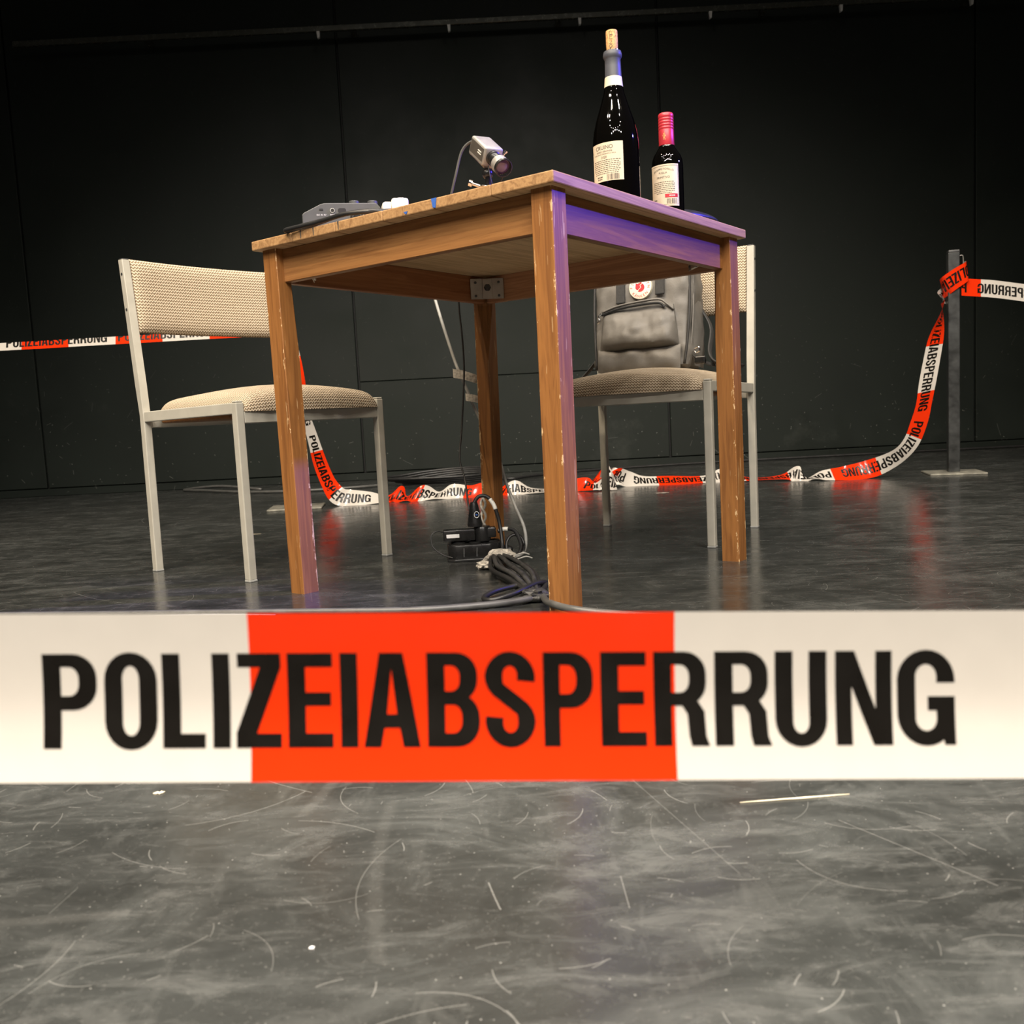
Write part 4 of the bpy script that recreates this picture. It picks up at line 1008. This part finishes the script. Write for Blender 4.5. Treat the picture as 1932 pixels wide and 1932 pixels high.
mobj('emblem', tube_bm([(.006+.0058*math.cos(a), -.0145-.001+.002*math.sin(a), .030+.0075*math.sin(a)) for a in [2*PI*i/12 for i in range(12)]], .0008, 5, 2, closed=True), M['white_print'], e)
mobj('emblem_mark', box_bm(.0035, .0085, -.0165, -.0145, .0285, .0315), M['blue_paint'], e)
mobj('cord', tube_bm([(0, 0, .058), (.012, .002, .073), (.030, .002, .074), (.046, .0, .058), (.056, -.002, .030), (.062, -.004, .0), (.066, -.02, -.050), (.060, -.05, -.072)], .0048, 8, 6), M['black_rubber'], e, smooth=True)
mobj('white_tape_band', tube_bm([(.040, .001, .066), (.049, -.001, .052), (.053, -.002, .040)], .0053, 8, 4), M['white_plastic'], e, smooth=True)
o = cable('power_cable', [(-.038, 2.33, .066), (-.015, 2.325, .072), (.006, 2.31, .066), (.018, 2.28, .036), (.010, 2.25, .018), (-.008, 2.24, .010), (-.02, 2.22, .010)], .0046, M['black_rubber'], 'black cable arching from the side plug with green and white tape marks')
mobj('tape_mark', tube_bm([(-.034, 2.33, .068), (-.022, 2.326, .072), (-.012, 2.323, .072)], .0052, 8, 3), M['white_plastic'], o)
o2 = mobj('cable_coil', tube_bm([(.004+.022*math.cos(a), 2.30+.012*math.sin(a)+.004*k, .032+.026*math.sin(a)) for k in range(3) for a in [2*PI*i/14 for i in range(14)]], .0036, 8, 2), M['black_rubber'], smooth=True); tag(o2, 'small upright coil of black cable right of the plug', 'cable')
# taped bundle of cables
e = empty('cable_bundle', (-.01, 2.10, 0), 0, 'bundle of black cables bound with gaffer tape on the floor under the table', 'cable bundle')
for k in range(7):
    o_ = (k-3)*.010; zz = .007+.008*(k % 2)
    p = [(-.035+o_*.3, 2.22-2.10, .020+zz*.4), (-.018+o_*.9, .045, .012+zz), (.000+o_*1.35, -.060, .010+zz), (.025+o_*1.0, -.180, .010+zz), (.042+o_*.4, -.300, .009+zz*.4), (.048+o_*.2, -.370, .008)]
    mobj('cable', tube_bm(p, .0052, 8, 6), M['black_tape'] if k % 2 else M['black_rubber'], e, smooth=True)
def crumple(name, c, sx, sy, sz, mat, parent, seed):
    b = bmesh.new(); bmesh.ops.create_icosphere(b, subdivisions=3, radius=1)
    for v in b.verts:
        d = 1+.45*noise.noise(v.co*2.1+Vector((seed, 0, 0)))+.25*noise.noise(v.co*5+Vector((0, seed, 0)))
        v.co = Vector((c[0]+v.co.x*sx*d, c[1]+v.co.y*sy*d, max(.0008, c[2]+v.co.z*sz*d)))
    return mobj(name, b, mat, parent)
crumple('gaffer_wrap', (-.025, .108, .020), .034, .030, .018, M['gaffer'], e, 3); crumple('gaffer_wrap', (-.060, .060, .010), .018, .022, .010, M['gaffer'], e, 9)
crumple('gaffer_wrap', (.045, -.345, .012), .026, .022, .012, M['black_tape'], e, 14)
for q in ((.012, .105, .022), (.018, .085, .016)): mobj('tie_end', tube_bm([q, (q[0]+.020, q[1]-.006, q[2]+.006), (q[0]+.034, q[1]-.002, q[2]+.001)], .0018, 6, 4), M['light_cable'], e)
# loop and two cables along the floor
cable('floor_cable', [(.055, 1.86, .012), (.010, 1.855, .014), (-.040, 1.815, .012), (-.062, 1.770, .008), (-.045, 1.745, .008), (.000, 1.765, .016), (.040, 1.820, .022), (.062, 1.850, .016), (.050, 1.80, .008), (.052, 1.74, .007)], .0055, M['black_rubber'], 'open loop of black cable on the floor beside the front table leg')
cable('floor_cable', [(.050, 1.752, .012), (.010, 1.725, .009), (-.07, 1.700, .008), (-.20, 1.690, .008), (-.40, 1.725, .008), (-.60, 1.768, .007), (-.85, 1.815, .007), (-1.2, 1.88, .007), (-1.9, 1.98, .007)], .0065, M['grey_cable'], 'grey cable running along the floor to the left, just above the foreground tape')
cable('floor_cable', [(.052, 1.750, .009), (.052, 1.66, .020), (.058, 1.56, .034), (.085, 1.50, .036), (.14, 1.475, .031), (.25, 1.44, .024), (.42, 1.40, .012), (.7, 1.37, .008), (1.5, 1.3, .008)], .0065, M['grey_cable'], 'grey cable running along the floor to the right in front of the nearest table leg')
cable('floor_cable', [(-1.95, 1.86, .005), (-1.4, 1.80, .005), (-1.0, 1.795, .005), (-.8, 1.775, .005), (-.6, 1.752, .005), (-.45, 1.715, .005)], .0035, M['light_cable'], 'thin pale cable lying beside the grey cable at the lower left')
# cables dangling from the table
cable('hanging_cable', [(-.110, 2.50, .700), (-.112, 2.51, .640), (-.108, 2.51, .560), (-.108, 2.50, .470), (-.120, 2.46, .330), (-.128, 2.42, .250), (-.116, 2.38, .200), (-.110, 2.345, .150), (-.106, 2.33, .120)], .0024, M['black_rubber'], 'thin black cable hanging from the table down to the plugs')
o = cable('hanging_cable', [(-.185, 2.60, .70), (-.165, 2.58, .62), (-.138, 2.57, .52), (-.125, 2.56, .48), (-.110, 2.56, .44), (-.080, 2.575, .36), (-.035, 2.585, .26), (-.012, 2.565, .17), (.010, 2.50, .11), (.030, 2.42, .06), (.030, 2.34, .022), (.012, 2.25, .014), (-.02, 2.21, .016)], .0042, M['light_cable'], 'grey cable hanging behind the rear table leg down to the taped bundle')
for (x, y, z, rot, hgt, mt) in [(-.118, 2.553, .470, -.30, .024, 'gaffer'), (-.088, 2.56, .405, .05, .020, 'gaffer')]:
    b = bmesh.new(); path = catmull([(-.022, .004, .008), (-.020, -.006, .004), (0, -.008, 0), (.024, -.004, -.008), (.045, .003, -.016)], 5); pr_ = []
    for q in path: pr_.append((b.verts.new(q+Vector((0, 0, hgt/2))), b.verts.new(q-Vector((0, 0, hgt/2)))))
    for (a, c), (d_, f_) in zip(pr_, pr_[1:]): b.faces.new((a, c, f_, d_))
    mobj('tape_tag', b, M['gaffer'], o, (x, y, z), (0, 0, 0))
# twisted pale rope piece on the rear leg foot
tb = bmesh.new()
for k in range(2):
    tube_bm([(-.078+.006*math.sin(i*.9+k*PI)+.002*i/10, 2.47+.006*math.cos(i*.9+k*PI), .008+.0095*i) for i in range(15)], .0036, 6, 3, bm=tb)
o = mobj('rope', tb, M['gaffer'], smooth=True); tag(o, 'short twisted pale rope standing against the rear table leg', 'rope')
# coil and flat cable near the back wall
cp_ = []
for k in range(4):
    for i in range(16):
        a = 2*PI*i/16; cp_.append((-.34+(.26+.02*k)*math.cos(a)-.02*k, 5.22+(.14+.012*k)*math.sin(a), .010+.010*k+.030*max(0, math.sin(a*1.0+.7))))
cable('stage_cable', cp_, .0075, M['black_rubber'], 'coil of black cable lying on the floor near the back wall', n=2)
cable('stage_cable', [(-.10, 5.2, .012), (.02, 5.12, .010), (.16, 5.3, .010), (.6, 5.55, .010), (1.6, 5.7, .010), (3.4, 5.72, .010)], .0075, M['black_rubber'], 'black cable running along the foot of the back wall on the right')
cable('stage_cable', [(-.72, 5.12, .010), (-.85, 5.05, .010), (-1.15, 5.0, .010), (-1.45, 5.12, .010), (-1.75, 5.38, .012), (-1.95, 5.58, .010), (-1.7, 5.45, .03), (-1.4, 5.25, .012)], .0075, M['grey_cable'], 'pale grey cable lying along the foot of the back wall on the left')

# ---------------------------------------------------------------- scraps on the floor
def scrap(loc, pts_, mat, label, name='floor_scrap', th=.0012, rz=0):
    b = prism_bm(pts_, 'z', .0004, th); o = mobj(name, b, mat, None, loc, (0, 0, rz)); return tag(o, label, 'scrap')
for k, (x, y, L, wd, mt, lab) in enumerate([(.2396, .804, .100, .0016, 'sliver', 'long pale adhesive streak on the floor just below the foreground tape at right'), (-.151, .603, .004, .0025, 'white_print', 'small white fleck on the floor in the lower left'),
        (-.87, 3.127, .045, .004, 'sliver', 'pale yellow splinter on the floor under the left chair'), (-.3626, .893, .011, .005, 'sliver', 'small cream paper scrap on the floor under the left part of the foreground tape'),
        (.632, 3.892, .055, .016, 'gaffer', 'small pale tape scrap on the floor behind the right chair')]):
    n = 10; rnd = random.Random(k); up_ = [(-L/2+L*i/n, wd*(.25+.75*rnd.random())*math.sin(PI*(i+.4)/(n+.8))) for i in range(n+1)]; dn = [(x_, -wd*(.25+.75*rnd.random())*math.sin(PI*(i+.4)/(n+.8))) for i, (x_, _) in enumerate(up_)]
    scrap((x, y, 0), up_+dn[::-1], M[mt], lab, rz=[.06, .5, .1, .3, 0][k])
